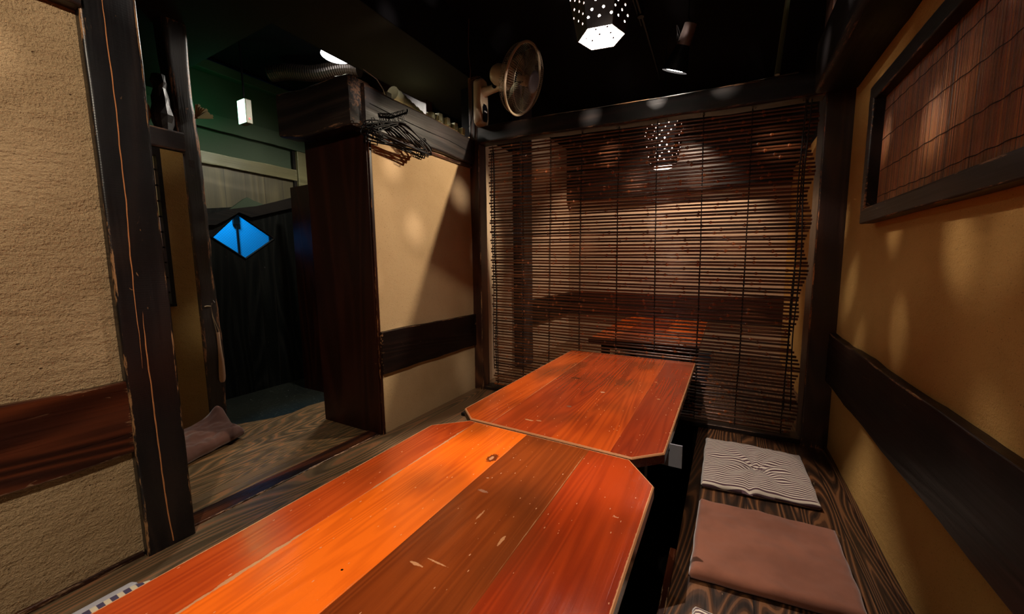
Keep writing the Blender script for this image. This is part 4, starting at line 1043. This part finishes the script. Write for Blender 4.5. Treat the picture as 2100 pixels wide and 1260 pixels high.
for q in range(5):
    a0 = 2*math.pi*q/5; mb = MB(); vs = []
    for i in range(9):
        r_ = .032+(.185-.032)*i/8; w0 = .16+.55*math.sin(math.pi*min(1, i/8*.72+.1))
        for k in range(7):
            s_ = k/6-.5; vs.append(onr(r_, .022-.045*(s_+.5)*(.5+.5*i/8) + .01*math.cos(s_*3), a0+s_*w0+.25*i/8))
    mb.add(vs, [(i*7+k, i*7+k+1, (i+1)*7+k+1, (i+1)*7+k) for i in range(8) for k in range(6)])
    o = mb.build('blade', blm, FN, smooth=True); s_ = o.modifiers.new('thick', 'SOLIDIFY'); s_.thickness = .002
mb = MB(); mb.tube([(-1.625, 2.51, 2.335), (-1.64, 2.50, 2.36), (-1.70, 2.495, 2.352), (-1.718, 2.485, 2.34)], .0022, 5)
mb.tube([(-1.718, 2.485, 2.34), (-1.70, 2.47, 2.40), (-1.71, 2.46, 2.52), (-1.69, 2.45, 2.74)], .0022, 5)
mb.build('power_cord', M['brownwire'], FN)
mb = MB(); mb.tube([(-1.70, 2.493, 2.30), (-1.705, 2.49, 2.15), (-1.72, 2.488, 2.04), (-1.725, 2.487, 1.96)], .004, 6); mb.tube([(-1.725, 2.487, 2.06), (-1.722, 2.480, 2.03), (-1.735, 2.475, 2.0)], .0018, 5)
tag(mb.build('black_cable', M['cord'], base=(-1.7, 2.49, 2.1)), 'short glossy black cable hanging down the fan post', 'cable')

# ---------------------------------------------------------------- the next booth behind the blind
mb = MB(); mb.box(LX-.1, RX, 4.65, 4.75, 0, 2.75)
struct(mb, 'wall_far', M['plaster_far'], 'pale plaster end wall of the next booth', base=(0, 4.65, 0))
mb = MB(); mb.box(-1.90, -1.76, 2.62, 3.195, 2.001, 2.37)  # black cover added so the lit plaster up here stays dark
struct(mb, 'trim_24', M['ceiling'], 'black band on top of the side wall of the next booth', base=(-1.76, 3, 2.1))
mb = MB(); mb.box(-1.90, -1.76, 2.62, 3.195, 0, 2.0); mb.box(-1.90, -1.76, 3.445, 4.65, 0, 2.36)
struct(mb, 'wall_left_far', M['plaster_far'], 'pale plaster side wall of the next booth', base=(-1.76, 3, 0))
mb = MB(); mb.timber(-1.74, RX, 4.62, 4.66, .36, .63, .004, .001, .2); struct(mb, 'trim_19', M['rail_far'], 'dark rail on the end wall of the next booth', base=(0, 4.64, .5))
mb = MB(); mb.timber(-1.765, -1.73, 3.46, 4.62, .37, .63, .004, .001, .2); struct(mb, 'trim_20', M['rail_dark'], 'dark rail on the side wall of the next booth', base=(-1.74, 4, .5))
mb = MB(); mb.timber(-1.765, RX, 4.56, 4.66, 1.74, 2.70, .004, .0005, .2); struct(mb, 'trim_21', M['beam_x'], 'dark boarding high on the next booth end wall', base=(0, 4.6, 2))
mb = MB(); mb.timber(-1.80, -1.68, 3.20, 3.44, 0, 2.6, .01, .002, .1, 30)
tag(mb.build('wooden_post', wood('far_post_wood', (.02, .015, .02), (.05, .04, .045), (.09, .07, .07), 'z', .4), base=(-1.74, 3.3, 0), smooth=True), 'dark square post in the next booth, seen through the blind', 'post')
table('low_table', [(-.95, 2.95), (-.15, 2.95), (-.15, 4.25), (-.22, 4.33), (-.88, 4.33), (-.95, 4.25)], .40, .034,
      table_mat('lacquer_next', [-.2, .1], [OR, F1, OR], [], 7), 'third low orange table in the next booth behind the blind', -.55, 3.6, [(-.85, 3.1), (-.25, 3.1), (-.85, 4.2), (-.25, 4.2)])
mb = MB(); mb.tube([(.20, 2.80, 2.06), (.255, 2.82, 2.749)], .014, 8)
tag(mb.build('hanging_pipe', simple('dull_green_pipe', (.12, .14, .07), .5), base=(.2, 2.8, 2.06)), 'dull greenish upright pipe above the right end of the lintel beam', 'pipe')

bpy.context.view_layer.update()
